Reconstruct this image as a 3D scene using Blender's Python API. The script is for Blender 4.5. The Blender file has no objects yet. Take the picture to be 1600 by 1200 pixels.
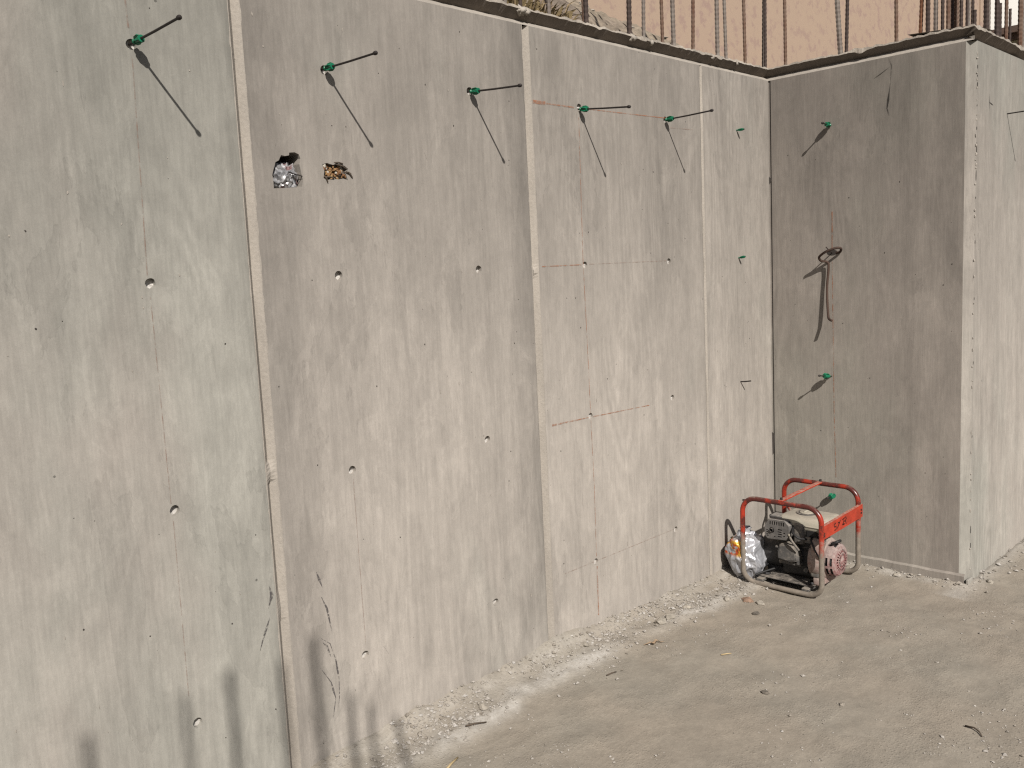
import bpy, bmesh, math, random
from mathutils import Vector, Matrix, noise
from mathutils.geometry import delaunay_2d_cdt

random.seed(11)
R = math.radians
scn = bpy.context.scene
col = scn.collection

# ------------------------------------------------------------------ camera, sky, sun, exposure
CAM_R = Matrix(((0.703, -0.709, -0.048), (-0.120, -0.053, -0.991), (0.700, 0.703, -0.122)))   # rows: right, down, forward
cam_d = bpy.data.cameras.new('camera')
cam = bpy.data.objects.new('camera', cam_d)
col.objects.link(cam)
right, down, fwd = [r.normalized() for r in CAM_R]
right = down.cross(fwd).normalized()
down = fwd.cross(right).normalized()
cam.matrix_world = Matrix(((right.x, -down.x, -fwd.x, -4.434), (right.y, -down.y, -fwd.y, -2.4472),
                           (right.z, -down.z, -fwd.z, 1.6182), (0, 0, 0, 1)))
cam_d.sensor_width = 36
cam_d.lens = 36 * 1407.8 / 1600
cam_d.clip_start = 0.02
cam_d.clip_end = 300
scn.camera = cam

SUN = Vector((0.408, 0.680, -0.609)).normalized()          # direction the light travels
world = bpy.data.worlds.new('World')
scn.world = world
world.use_nodes = True
wn = world.node_tree
bg = wn.nodes['Background']
sky = wn.nodes.new('ShaderNodeTexSky')
sky.sky_type = 'NISHITA'
sky.sun_disc = False
sky.sun_elevation = math.asin(-SUN.z)
sky.sun_rotation = math.atan2(-SUN.x, -SUN.y)
sky.air_density = 1.0
sky.dust_density = 1.5
wn.links.new(sky.outputs[0], bg.inputs[0])
bg.inputs[1].default_value = 0.05
sun_d = bpy.data.lights.new('sun', 'SUN')
sun_d.energy = 5.0
sun_d.angle = R(0.53)
sun_d.color = (1.0, 0.95, 0.89)
sun = bpy.data.objects.new('sun', sun_d)
sun.rotation_euler = SUN.to_track_quat('-Z', 'Y').to_euler()
sun.location = (-6, -8, 9)
col.objects.link(sun)
scn.view_settings.view_transform = 'Standard'
scn.view_settings.look = 'None'
scn.view_settings.exposure = 0.53      # the phone exposed for mid-grey concrete
scn.view_settings.gamma = 1.0
scn.view_settings.use_curve_mapping = False
scn.cycles.use_denoising = False          # keep the fine grain of the surfaces
scn.cycles.filter_width = 1.25


# ------------------------------------------------------------------ shader helper
class NT:
    def __init__(s, name):
        s.m = bpy.data.materials.new(name)
        s.m.use_nodes = True
        s.t = s.m.node_tree
        s.b = s.t.nodes['Principled BSDF']
        s.out = s.t.nodes['Material Output']

    def put(s, sock, v):
        if hasattr(v, 'is_output'):
            s.t.links.new(v, sock)
        elif v is not None:
            if hasattr(sock.default_value, '__len__') and not hasattr(v, '__len__'):
                v = [v] * len(sock.default_value)
            if hasattr(v, '__len__') and len(sock.default_value) == 4 and len(v) == 3:
                v = tuple(v) + (1,)
            sock.default_value = v

    def math(s, op, a, b=None, c=None, clamp=False):
        n = s.t.nodes.new('ShaderNodeMath')
        n.operation = op
        n.use_clamp = clamp
        for i, v in enumerate((a, b, c)):
            if v is not None:
                s.put(n.inputs[i], v)
        return n.outputs[0]

    def coord(s, scale=(1, 1, 1), loc=(0, 0, 0), kind='Object'):
        tc = s.t.nodes.new('ShaderNodeTexCoord')
        mp = s.t.nodes.new('ShaderNodeMapping')
        s.t.links.new(tc.outputs[kind], mp.inputs[0])
        mp.inputs['Location'].default_value = loc
        mp.inputs['Scale'].default_value = scale
        return mp.outputs[0]

    def xyz(s):
        tc = s.t.nodes.new('ShaderNodeTexCoord')
        n = s.t.nodes.new('ShaderNodeSeparateXYZ')
        s.t.links.new(tc.outputs['Object'], n.inputs[0])
        return n.outputs

    def noise(s, vec, scale=1.0, detail=3.0, rough=0.55, dist=0.0):
        n = s.t.nodes.new('ShaderNodeTexNoise')
        s.put(n.inputs['Vector'], vec)
        s.put(n.inputs['Scale'], scale)
        s.put(n.inputs['Detail'], detail)
        s.put(n.inputs['Roughness'], rough)
        s.put(n.inputs['Distortion'], dist)
        return n.outputs['Fac']

    def voro(s, vec, scale=1.0, out='Distance', feature='F1'):
        n = s.t.nodes.new('ShaderNodeTexVoronoi')
        n.feature = feature
        s.put(n.inputs['Vector'], vec)
        s.put(n.inputs['Scale'], scale)
        return n.outputs[out]

    def map(s, v, a, b, c, d, smooth=True):
        n = s.t.nodes.new('ShaderNodeMapRange')
        n.interpolation_type = 'SMOOTHSTEP' if smooth else 'LINEAR'
        s.put(n.inputs[0], v)
        for i, x in enumerate((a, b, c, d)):
            s.put(n.inputs[i + 1], x)
        return n.outputs[0]

    def mix(s, f, a, b, mode='MIX'):
        n = s.t.nodes.new('ShaderNodeMix')
        n.data_type = 'RGBA'
        n.blend_type = mode
        s.put(n.inputs[0], f)
        s.put(n.inputs[6], a)
        s.put(n.inputs[7], b)
        return n.outputs[2]

    def mulc(s, c, f):
        n = s.t.nodes.new('ShaderNodeVectorMath')
        n.operation = 'SCALE'
        s.put(n.inputs[0], c)
        s.put(n.inputs['Scale'], f)
        return n.outputs[0]

    def bump(s, h, strength=0.3, dist=0.01, normal=None):
        n = s.t.nodes.new('ShaderNodeBump')
        s.put(n.inputs['Height'], h)
        n.inputs['Strength'].default_value = strength
        n.inputs['Distance'].default_value = dist
        if normal is not None:
            s.t.links.new(normal, n.inputs['Normal'])
        return n.outputs[0]

    def done(s, color, rough=0.9, normal=None, metal=0.0, spec=0.3, alpha=None, level=0.62):
        color = s.mulc(color, level)                      # base colours are given relative to pale concrete
        s.put(s.b.inputs['Base Color'], color)
        s.put(s.b.inputs['Roughness'], rough)
        s.put(s.b.inputs['Metallic'], metal)
        s.put(s.b.inputs['Specular IOR Level'], spec)
        if normal is not None:
            s.t.links.new(normal, s.b.inputs['Normal'])
        if alpha is not None:
            s.put(s.b.inputs['Alpha'], alpha)
        return s.m


def concrete(name, seed, warm=(0.415, 0.372, 0.325), cool=(0.385, 0.372, 0.325), cool_bias=0.0,
             gain=1.0, grain=1.0, band=0.10, top=0.16, edges=(), axis=0):
    s = NT(name)
    o = (seed * 7.13, seed * 3.71, seed * 5.37)
    X = s.xyz()
    u, z = X[axis], X[2]
    blotch = s.noise(s.coord((1, 1, .8), o), 1.5, 5, .6)
    broad = s.noise(s.coord((5.5, 5.5, .22), o), 1.0, 3, .6, .3)
    mid = s.noise(s.coord((24, 24, 2.4), o), 1.0, 4, .65, .4)
    fine = s.noise(s.coord((120, 120, 11), o), 1.0, 3, .6)
    plank = s.noise(s.coord((2.4, 2.4, .05), o), 1.0, 1, .3)
    cat = s.noise(s.coord((3.2, 3.2, .55), o), 1.0, 1.5, .5, .2)
    cathedral = s.math('SINE', s.math('MULTIPLY', cat, 120.0))
    catmask = s.map(s.noise(s.coord((1.3, 1.3, .7), o), 1.0, 2), .45, .62, 0, 1)
    cathedral = s.math('MULTIPLY', cathedral, catmask)
    speck = s.noise(s.coord((1, 1, 1), o), 260, 2, .7)
    hue = s.noise(s.coord((1, 1, .5), o), 1.1, 4, .6)
    hue = s.math('ADD', hue, cool_bias)
    c = s.mix(s.map(hue, .38, .62, 0, 1), warm, cool)
    f = s.map(blotch, .3, .7, .91, 1.06)
    mott = s.noise(s.coord((1, 1, .6), o), 9, 6, .68, .5)
    f = s.math('MULTIPLY', f, s.map(mott, .28, .72, .92, 1.06))
    mott2 = s.noise(s.coord((1, 1, .7), o), 38, 4, .7, .3)
    f = s.math('MULTIPLY', f, s.map(mott2, .25, .75, .93, 1.06, False))
    f = s.math('MULTIPLY', f, s.map(broad, .3, .7, 1 - .05 * grain, 1 + .03 * grain))
    f = s.math('MULTIPLY', f, s.map(mid, .25, .75, 1 - .08 * grain, 1 + .08 * grain, False))
    f = s.math('MULTIPLY', f, s.map(fine, .25, .75, 1 - .09 * grain, 1 + .08 * grain, False))
    f = s.math('MULTIPLY', f, s.map(plank, .47, .53, 1 - band, 1.03))
    f = s.math('MULTIPLY', f, s.math('MULTIPLY_ADD', cathedral, .05 * grain, 1.0))
    f = s.math('MULTIPLY', f, s.map(speck, .2, .8, .93, 1.06, False))
    # bleed-water staining of the last lift plus bounce falloff and vignetting painted in, streaked
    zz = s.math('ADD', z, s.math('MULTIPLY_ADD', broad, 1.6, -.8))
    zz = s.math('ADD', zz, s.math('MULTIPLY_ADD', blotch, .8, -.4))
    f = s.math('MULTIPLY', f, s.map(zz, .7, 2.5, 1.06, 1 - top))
    run = s.noise(s.coord((13, 13, .30), (o[2], o[0], o[1])), 1.0, 3, .55, .5)
    f = s.math('MULTIPLY', f, s.map(run, .60, .68, 1.0, .93))
    film = s.noise(s.coord((4, 4, 1.6), (o[2], o[2], o[1])), 1.6, 7, .72, .8)
    f = s.math('MULTIPLY', f, s.map(film, .555, .575, 1.0, 1.07))
    # smoky stains
    smoke = s.noise(s.coord((2.2, 2.2, .8), (o[1], o[2], o[0])), 1.2, 6, .65, .6)
    f = s.math('MULTIPLY', f, s.map(smoke, .57, .72, 1.0, .88))
    # sharp-edged tide marks where bleed water ran down the form
    tide = s.noise(s.coord((3.2, 3.2, .9), (o[0], o[2], o[1])), 1.0, 6, .6, .5)
    f = s.math('MULTIPLY', f, s.map(tide, .590, .598, 1.0, .93))
    f = s.math('MULTIPLY', f, s.map(s.math('ABSOLUTE', s.math('SUBTRACT', tide, .594)), .0, .005, .90, 1.0))
    # grey grout leakage beside the form joints
    for e, w, k in edges:
        d = s.math('ABSOLUTE', s.math('SUBTRACT', u, e))
        d = s.math('ADD', d, s.math('MULTIPLY_ADD', mid, w * 1.2, -w * .6))
        f = s.math('MULTIPLY', f, s.map(d, w * .15, w, 1 - k, 1.0))
    # air pores
    cell = s.voro(s.coord((1, 1, 1), o), 13, 'Color')
    sp = s.t.nodes.new('ShaderNodeSeparateColor')
    s.t.links.new(cell, sp.inputs[0])
    dist = s.voro(s.coord((1, 1, 1), o), 13)
    rad = s.map(sp.outputs[0], .72, 1.0, 0.0, .055, False)
    pore = s.math('LESS_THAN', dist, rad)
    f = s.math('MULTIPLY', f, s.math('MULTIPLY_ADD', pore, -.55, 1.0))
    c = s.mulc(c, s.math('MULTIPLY', f, gain))
    h = s.math('ADD', s.math('MULTIPLY', fine, .25 * grain), s.math('MULTIPLY', mid, .5 * grain))
    h = s.math('ADD', h, s.math('MULTIPLY', cathedral, .10 * grain))
    h = s.math('ADD', h, s.math('MULTIPLY', speck, .12))
    h = s.math('SUBTRACT', h, s.math('MULTIPLY', pore, .8))
    return s.done(c, .88, s.bump(h, .35, .004), spec=.25)


def rough_concrete(name, colr, scale=60, k=.18, bumpd=.006):
    s = NT(name)
    n = s.noise(s.coord(), scale, 5, .7)
    n2 = s.noise(s.coord((1, 1, .3)), scale * .12, 4, .6)
    f = s.math('MULTIPLY', s.map(n, .25, .75, 1 - k, 1 + k, False), s.map(n2, .3, .7, 1 - k, 1 + k * .6))
    return s.done(s.mulc(colr, f), .92, s.bump(n, .6, bumpd), spec=.2)


def dusty(name, paint, dust=(0.36, 0.315, 0.26), rough=.45, metal=0.0, amount=.5, zfade=None, scale=40, zadd=0.0, wear=None):
    """worn paint or metal under building dust; dust lies on upward faces and, where given, thickens low down"""
    s = NT(name)
    n = s.noise(s.coord(), scale, 5, .7, .4)
    n2 = s.noise(s.coord(), scale * .25, 3, .6)
    g = s.t.nodes.new('ShaderNodeNewGeometry')
    sx = s.t.nodes.new('ShaderNodeSeparateXYZ')
    s.t.links.new(g.outputs['Normal'], sx.inputs[0])
    up = s.math('MULTIPLY', s.math('MAXIMUM', sx.outputs[2], 0), .45 + zadd)
    f = s.math('ADD', s.math('MULTIPLY_ADD', n, .9, -.45 + amount - .5), s.math('MULTIPLY', n2, .5))
    f = s.math('ADD', f, up)
    if zfade:
        z = s.xyz()[2]
        f = s.math('ADD', f, s.map(z, zfade[0], zfade[1], .8, -.12))
    f = s.map(f, .25, .75, 0, 1)
    pv = s.mulc(paint, s.map(n2, .3, .7, .75, 1.15))
    if wear:
        pv = s.mix(s.map(s.math('ADD', s.noise(s.coord(loc=(5, 3, 1)), 17, 5, .7), s.map(s.xyz()[2], .36, .43, 0, .12)), .50, .64, 0, .9), pv, wear)
    dv = s.mulc(dust, s.map(n, .3, .7, .75, 1.12))
    return s.done(s.mix(f, pv, dv), s.map(f, 0, 1, rough, .95, False), s.bump(n, .25, .002), metal=s.map(f, 0, 1, metal, 0, False), spec=.4)


def plain(name, c, rough=.6, metal=0.0, k=.15, scale=80, level=.62):
    s = NT(name)
    n = s.noise(s.coord(), scale, 4, .65)
    return s.done(s.mulc(c, s.map(n, .25, .75, 1 - k, 1 + k, False)), rough, s.bump(n, .2, .001), metal=metal, level=level)


# ------------------------------------------------------------------ mesh helper
class MB:
    def __init__(s):
        s.v, s.f = [], []

    def add(s, verts, faces):
        b = len(s.v)
        s.v += [Vector(v) for v in verts]
        s.f += [tuple(i + b for i in f) for f in faces]
        return s

    def box(s, a, b, bev=0.0):
        a, b = Vector(a), Vector(b)
        bm = bmesh.new()
        bmesh.ops.create_cube(bm, size=1)
        c = (a + b) / 2
        d = b - a
        for v in bm.verts:
            v.co = Vector((v.co.x * d.x, v.co.y * d.y, v.co.z * d.z)) + c
        if bev:
            bmesh.ops.bevel(bm, geom=bm.edges[:], offset=bev, segments=3, profile=.5, affect='EDGES')
        return s.bm(bm)

    def bm(s, bm):
        bm.verts.index_update()
        vs = [v.co.copy() for v in bm.verts]
        fs = [[v.index for v in f.verts] for f in bm.faces]
        bm.free()
        return s.add(vs, fs)

    def tube(s, pts, r, n=10, closed=False, cap=True):
        pts = [Vector(p) for p in pts]
        N = len(pts)
        rs = r if hasattr(r, '__len__') else [r] * N
        rings = []
        up = None
        for i, p in enumerate(pts):
            if closed:
                t = pts[(i + 1) % N] - pts[i - 1]
            else:
                t = pts[min(i + 1, N - 1)] - pts[max(i - 1, 0)]
            t.normalize()
            if up is None:
                up = t.orthogonal().normalized()
            up = (up - t * up.dot(t)).normalized()
            w = t.cross(up)
            rings.append([p + (up * math.cos(2 * math.pi * k / n) + w * math.sin(2 * math.pi * k / n)) * rs[i] for k in range(n)])
        vs = [v for r_ in rings for v in r_]
        fs = []
        for i in range(N if closed else N - 1):
            j = (i + 1) % N
            for k in range(n):
                k2 = (k + 1) % n
                fs.append((i * n + k, i * n + k2, j * n + k2, j * n + k))
        if not closed and cap:
            fs.append(tuple(range(n))[::-1])
            fs.append(tuple((N - 1) * n + k for k in range(n)))
        return s.add(vs, fs)

    def lathe(s, prof, origin, axis, n=24, skip=None):
        """prof: (radius, distance along axis); skip(ring, k) leaves a quad out"""
        axis = Vector(axis).normalized()
        u = axis.orthogonal().normalized()
        w = axis.cross(u)
        o = Vector(origin)
        vs = []
        for r, h in prof:
            for k in range(n):
                a = 2 * math.pi * k / n
                vs.append(o + axis * h + (u * math.cos(a) + w * math.sin(a)) * r)
        fs = []
        for i in range(len(prof) - 1):
            for k in range(n):
                if skip and skip(i, k):
                    continue
                k2 = (k + 1) % n
                fs.append((i * n + k, i * n + k2, (i + 1) * n + k2, (i + 1) * n + k))
        return s.add(vs, fs)

    def build(s, name, mat, parent=None, smooth=False, sub=0, **props):
        me = bpy.data.meshes.new(name)
        off = parent_loc(parent)
        me.from_pydata([v - off for v in s.v], [], s.f)
        me.update()
        o = bpy.data.objects.new(name, me)
        if mat:
            me.materials.append(mat)
        if parent:
            o.parent = parent
        col.objects.link(o)
        if smooth:
            for p in me.polygons:
                p.use_smooth = True
            if smooth != True:
                me.set_sharp_from_angle(angle=R(smooth))
        if sub:
            md = o.modifiers.new('subsurf', 'SUBSURF')
            md.levels = md.render_levels = sub
        for k, v in props.items():
            o[k] = v
        return o


def parent_loc(p):
    v = Vector((0, 0, 0))
    while p:
        v += p.location
        p = p.parent
    return v


def tag(o, label=None, cat=None, group=None, kind=None):
    for k, v in (('label', label), ('category', cat), ('group', group), ('kind', kind)):
        if v:
            o[k] = v
    return o


def empty(name, loc, label, cat, group=None):
    o = bpy.data.objects.new(name, None)
    o.empty_display_size = .1
    o.location = loc
    col.objects.link(o)
    return tag(o, label, cat, group)


def recalc(o):
    bm = bmesh.new()
    bm.from_mesh(o.data)
    bmesh.ops.recalc_face_normals(bm, faces=bm.faces[:])
    bm.to_mesh(o.data)
    bm.free()
    return o


def cdt(outer, holes):
    """flat region with holes -> verts 2d, faces"""
    vs, edges = [], []
    for loop in [outer] + holes:
        b = len(vs)
        vs += [Vector(p) for p in loop]
        edges += [(b + i, b + (i + 1) % len(loop)) for i in range(len(loop))]
    r = delaunay_2d_cdt(vs, edges, [], 0, 1e-6)
    out = []

    def inside(p, poly):
        c = False
        n = len(poly)
        for i in range(n):
            a, b = poly[i], poly[i - 1]
            if (a[1] > p[1]) != (b[1] > p[1]) and p[0] < (b[0] - a[0]) * (p[1] - a[1]) / (b[1] - a[1]) + a[0]:
                c = not c
        return c
    for f in r[2]:
        cx = sum(r[0][i].x for i in f) / len(f)
        cy = sum(r[0][i].y for i in f) / len(f)
        if inside((cx, cy), outer) and not any(inside((cx, cy), h) for h in holes):
            out.append(f)
    return r[0], out


def circle(c, r, n=16, jit=0.0):
    return [(c[0] + math.cos(2 * math.pi * k / n) * r * (1 + random.uniform(-jit, jit)),
             c[1] + math.sin(2 * math.pi * k / n) * r * (1 + random.uniform(-jit, jit))) for k in range(n)]


def nz(x, y=0.0, z=0.0, o=3):
    return noise.fractal((x, y, z), .6, 2.1, o)


# ------------------------------------------------------------------ materials
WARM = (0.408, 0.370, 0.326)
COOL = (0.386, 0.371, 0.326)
G1, G2, G3 = -3.0535, -1.838, -0.640
W = 1.008
ZT = 2.551
M = {}
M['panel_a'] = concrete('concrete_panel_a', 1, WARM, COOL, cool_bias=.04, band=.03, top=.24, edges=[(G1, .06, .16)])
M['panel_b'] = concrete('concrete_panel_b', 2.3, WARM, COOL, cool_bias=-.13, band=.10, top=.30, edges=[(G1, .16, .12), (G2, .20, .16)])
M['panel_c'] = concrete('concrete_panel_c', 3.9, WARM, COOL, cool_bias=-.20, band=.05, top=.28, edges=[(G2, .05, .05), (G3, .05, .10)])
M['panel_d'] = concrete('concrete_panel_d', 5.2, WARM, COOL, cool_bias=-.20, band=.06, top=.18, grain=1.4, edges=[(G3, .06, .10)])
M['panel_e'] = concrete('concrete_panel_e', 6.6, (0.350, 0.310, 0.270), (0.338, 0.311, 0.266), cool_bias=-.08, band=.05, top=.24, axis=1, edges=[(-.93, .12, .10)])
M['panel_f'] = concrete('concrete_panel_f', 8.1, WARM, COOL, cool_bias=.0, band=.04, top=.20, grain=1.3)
M['groove'] = rough_concrete('groove_concrete', (0.405, 0.365, 0.315), 90, .12, .003)
M['lip'] = rough_concrete('broken_concrete', (0.40, 0.355, 0.30), 45, .25, .008)
M['soffit_shade'] = rough_concrete('groove_soffit_shade', (0.20, 0.17, 0.145), 60, .15, .002)  # shade under the broken top edge, darkened into the colour
M['mortar'] = rough_concrete('hole_mortar', (0.60, 0.57, 0.53), 150, .10, .002)
M['steel'] = plain('dark_steel', (0.040, 0.033, 0.030), .55, .35, .3, 200)
M['green'] = plain('green_plastic', (0.010, 0.17, 0.085), .38, 0, .15)
M['black'] = plain('black_plastic', (0.018, 0.017, 0.017), .6)
M['chip_dark'] = plain('dark_recess', (0.05, 0.042, 0.036), .9)


def rust(name, a, b):
    s = NT(name)
    n = s.noise(s.coord(), 35, 5, .7)
    n2 = s.noise(s.coord((1, 1, .25)), 14, 3, .6)
    c = s.mix(s.map(n2, .35, .65, 0, 1), a, b)
    c = s.mix(s.map(n, .62, .78, 0, .6), c, (0.36, 0.32, 0.27))
    return s.done(c, .85, s.bump(n, .4, .001), metal=.15)


M['rust_a'] = rust('rusty_rebar', (0.13, 0.065, 0.04), (0.20, 0.15, 0.115))
M['rust_b'] = rust('grey_rebar', (0.17, 0.135, 0.115), (0.26, 0.235, 0.205))
M['rust_c'] = rust('dark_rebar', (0.05, 0.035, 0.03), (0.085, 0.06, 0.05))
M['rust_h'] = rust('hook_rust', (0.06, 0.036, 0.028), (0.085, 0.052, 0.038))
M['rust_d'] = rust('orange_rebar', (0.20, 0.085, 0.04), (0.15, 0.07, 0.04))


def mark_mat(name, c, lo, hi, amax, scale=60, stretch=(1, 1, 1)):
    s = NT(name)
    n = s.noise(s.coord(stretch), scale, 4, .7)
    return s.done(c, .9, alpha=s.map(n, lo, hi, 0, amax), spec=.1)


M['chalk'] = mark_mat('chalk_line', (0.42, 0.17, 0.085), .34, .64, .62, 30)
M['chalk_faint'] = mark_mat('chalk_line_faint', (0.34, 0.21, 0.16), .36, .70, .50, 30)
M['scuff'] = mark_mat('scuff_mark', (0.11, 0.10, 0.10), .36, .56, .75, 90)
M['crack'] = mark_mat('crack_line', (0.05, 0.045, 0.04), .30, .45, .9, 60)

# ------------------------------------------------------------------ the wall
wall = empty('concrete_wall', (0, 0, 0), 'bare grey board-marked concrete retaining wall with vertical grooves and a return at the corner', 'wall')
ROWS = (2.275, 1.637, 0.999, 0.361)
COLS = (-3.368, -2.758, -2.142, -1.536, -0.936)
hole_at = {}
for i, x in enumerate(COLS):
    for j, z in enumerate(ROWS):
        hole_at[(i, j)] = (x + (0.008 * (j - 1.5) if i == 0 else 0), z)
hole_at[(0, 0)] = (-3.362, 2.268)
BAG_HOLE = [(-2.968, 1.905), (-2.968, 1.931), (-2.97, 1.945), (-2.963, 1.965), (-2.956, 1.983), (-2.944, 1.989), (-2.935, 2.005), (-2.921, 2.003), (-2.907, 2.006), (-2.906, 2.014), (-2.887, 2.016), (-2.873, 2.011), (-2.868, 1.998), (-2.873, 1.981), (-2.869, 1.954), (-2.865, 1.935), (-2.869, 1.913), (-2.896, 1.91), (-2.921, 1.908)]
CHIP_HOLE = [(-2.79, 1.984), (-2.773, 1.990), (-2.750, 1.985), (-2.737, 1.990), (-2.707, 1.984), (-2.693, 1.975), (-2.703, 1.957), (-2.697, 1.939), (-2.715, 1.944), (-2.729, 1.940), (-2.754, 1.942), (-2.778, 1.936), (-2.789, 1.943), (-2.784, 1.965)]
BAG_HOLE = BAG_HOLE[::-1]
ZB = -0.15


def panel_L(x0, x1, mat, holes, name='panel'):
    vs, fs = cdt([(x0, ZB), (x1, ZB), (x1, ZT), (x0, ZT)], holes)
    mb = MB().add([(v.x, 0, v.y) for v in vs], fs)
    for h in holes:                                  # the sides of the hole go into the concrete
        n = len(h)
        d = .10 if n > 18 else (.022 if n in (12, 13, 14) else .026)
        mb.add([(p[0], 0, p[1]) for p in h] + [(p[0] + (0 if n < 17 else random.uniform(-.004, .004)), d, p[1]) for p in h],
               [(k, (k + 1) % n, n + (k + 1) % n, n + k) for k in range(n)])
    return mb.build(name, mat, wall)


def hole_list(cols):
    return [circle(hole_at[(i, j)], .0145, 16, .05) for i in cols for j in range(4)]


GH = .0190
panel_L(-9.0, G1 - GH, M['panel_a'], hole_list([0]))
panel_L(G1 + GH, G2 - GH, M['panel_b'], hole_list([1, 2]) + [BAG_HOLE, CHIP_HOLE])
panel_L(G2 + GH, G3 - .010, M['panel_c'], hole_list([3, 4]))
panel_L(G3 + .010, -0.004, M['panel_d'], [])
for (i, j), (x, z) in hole_at.items():
    mb = MB()
    n = 16
    mb.add([(x, .0175 if i < 3 else .0125, z)] + [(p[0], (.0160 if i < 3 else .0115) + random.uniform(-.002, .002), p[1]) for p in circle((x, z), .0150, n)],
           [(0, 1 + k, 1 + (k + 1) % n) for k in range(n)])
    mb.build('tie_hole', M['mortar'], wall)


def v_groove(gx, half, depth, jag, fill=()):
    """V-shaped form-strip groove with ragged arrises, standing slightly over the panel edges"""
    mb = MB()
    zs = [ZB + k * .012 for k in range(int((ZT - ZB) / .012) + 1)] + [ZT]
    vs = []
    for z in zs:
        a = max(0, nz(z * 24, gx)) * jag + max(0, nz(z * 3, gx + 5)) * jag * .6
        b = max(0, nz(z * 24, gx + 9)) * jag + max(0, nz(z * 3, gx + 2)) * jag * .6
        d = depth
        for fz, fr, fk in fill:
            d *= 1 - fk * max(0, 1 - abs(z - fz) / fr) ** .5
        w = nz(z * 1.7, gx, 4) * .0015
        vs += [(gx - half - .001 - a, -.0012, z), (gx - half + .0015, -.0012, z), (gx + w, d, z), (gx + half - .0015, -.0012, z), (gx + half + .001 + b, -.0012, z)]
    fs = []
    for i in range(len(zs) - 1):
        for k in range(4):
            fs.append((i * 5 + k, i * 5 + k + 1, (i + 1) * 5 + k + 1, (i + 1) * 5 + k))
    mb.add(vs, fs)
    return mb.build('groove', M['groove'], wall)


v_groove(G1, GH, .0185, .005, [(1.05, .035, .8), (.62, .05, .5)])
v_groove(G2, GH, .0180, .0035, [(1.62, .02, .7)])
v_groove(G3, .010, .006, .004, [(1.62, .05, .9), (1.0, .12, .9)])

# the return face, its chamfered corner and the wing beyond
CH = .036


def quad_panel(p0, p1, z0, z1, mat, name='panel', n=1):
    p0, p1 = Vector(p0), Vector(p1)
    return MB().add([(p0.x, p0.y, z0), (p1.x, p1.y, z0), (p1.x, p1.y, z1), (p0.x, p0.y, z1)], [(0, 1, 2, 3)]).build(name, mat, wall)


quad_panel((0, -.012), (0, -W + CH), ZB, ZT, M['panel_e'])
quad_panel((CH, -W), (6.0, -W), ZB, ZT, M['panel_f'])
quad_panel((0, -W + CH), (CH, -W), ZB, ZT, M['panel_f'], 'corner_chamfer')
# open joint in the inside corner
MB().add([(-.004, 0, ZB), (.005, .004, ZB), (.009, -.012, ZB), (0, -.012, ZB), (-.004, 0, ZT), (.005, .004, ZT), (.009, -.012, ZT), (0, -.012, ZT)],
         [(0, 1, 5, 4), (1, 2, 6, 5), (2, 3, 7, 6)]).build('corner_joint', M['panel_e'], wall)
for z0, z1 in ((2.02, 2.06), (.56, .69)):
    MB().add([(-.006, -.001, z0), (.0, -.006, z0 + .01), (-.003, -.014, z1 - .02), (-.008, -.002, z1)], [(0, 1, 2, 3)]).build('joint_gap', M['chip_dark'], wall)

# ragged grout line down the outer corner: chipped beads and deep pits
mb, pits = MB(), MB()
z = .10
while z < 2.50:
    dens = .6 if z > 2.0 else .3
    h = random.uniform(.006, .022)
    if random.random() < dens:
        w = random.uniform(.002, .006)
        dx = random.uniform(-.003, .003)
        k = 5
        ring = [(CH + dx + math.cos(a) * w, -W - .0005, z + h / 2 + math.sin(a) * h / 2 * random.uniform(.7, 1.2)) for a in [2 * math.pi * q / k for q in range(k)]]
        tip = (CH + dx + random.uniform(-.002, .002), -W - random.uniform(.003, .008), z + h / 2)
        mb.add(ring + [tip], [(q, (q + 1) % k, k) for q in range(k)])
    z += h + random.uniform(0, .02)
mb.build('grout_bead', M['groove'], wall, kind='stuff')
for z0, h, w in ((2.44, .018, .004), (2.36, .03, .006), (2.40, .01, .004), (2.27, .012, .004), (2.17, .016, .004), (2.08, .06, .004), (1.96, .055, .0045), (1.86, .012, .003), (1.66, .02, .003), (1.4, .015, .003), (1.1, .02, .003), (.75, .015, .003), (.3, .05, .004), (.22, .03, .004)):
    ring = [(CH + .006 + math.cos(a) * w * random.uniform(.6, 1.2), -W - .0015, z0 + math.sin(a) * h * .5 * random.uniform(.7, 1.1)) for a in [2 * math.pi * q / 9 for q in range(9)]]
    pits.add(ring, [tuple(range(9))])
pits.build('corner_pit', M['chip_dark'], wall, kind='stuff')

# kicker along the foot of the return
mb = MB()
ys = [0.0 - k * .02 for k in range(51)]
vs = []
for y in ys:
    e = nz(y * 9, 3) * .003
    vs += [(-.012 + e * .6, y, ZB), (-.012 + e * .6, y, .078 + e), (.001, y, .087 + e)]
fs = []
for i in range(len(ys) - 1):
    for k in range(2):
        fs.append((i * 3 + k, (i + 1) * 3 + k, (i + 1) * 3 + k + 1, i * 3 + k + 1))
mb.add(vs, fs)
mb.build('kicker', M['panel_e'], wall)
MB().box((-.012, -W - .012, ZB), (.05, -W + .001, .065), .004).build('kicker', M['panel_f'], wall)

# horizontal groove under the broken top edge, running round both corners
path = []


def seg(p, q, inn):
    n = max(2, int((Vector(q) - Vector(p)).length / .014))
    for k in range(n + 1):
        t = k / n
        path.append((p[0] + (q[0] - p[0]) * t, p[1] + (q[1] - p[1]) * t, inn, t))


segs = [((-9, 0), (0, 0), (0, 1), (0, 1), (1, 1)), ((0, 0), (0, -W), (1, 0), (1, 1), (1, 1)), ((0, -W), (6, -W), (0, 1), (1, 1), (0, 1))]
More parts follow.
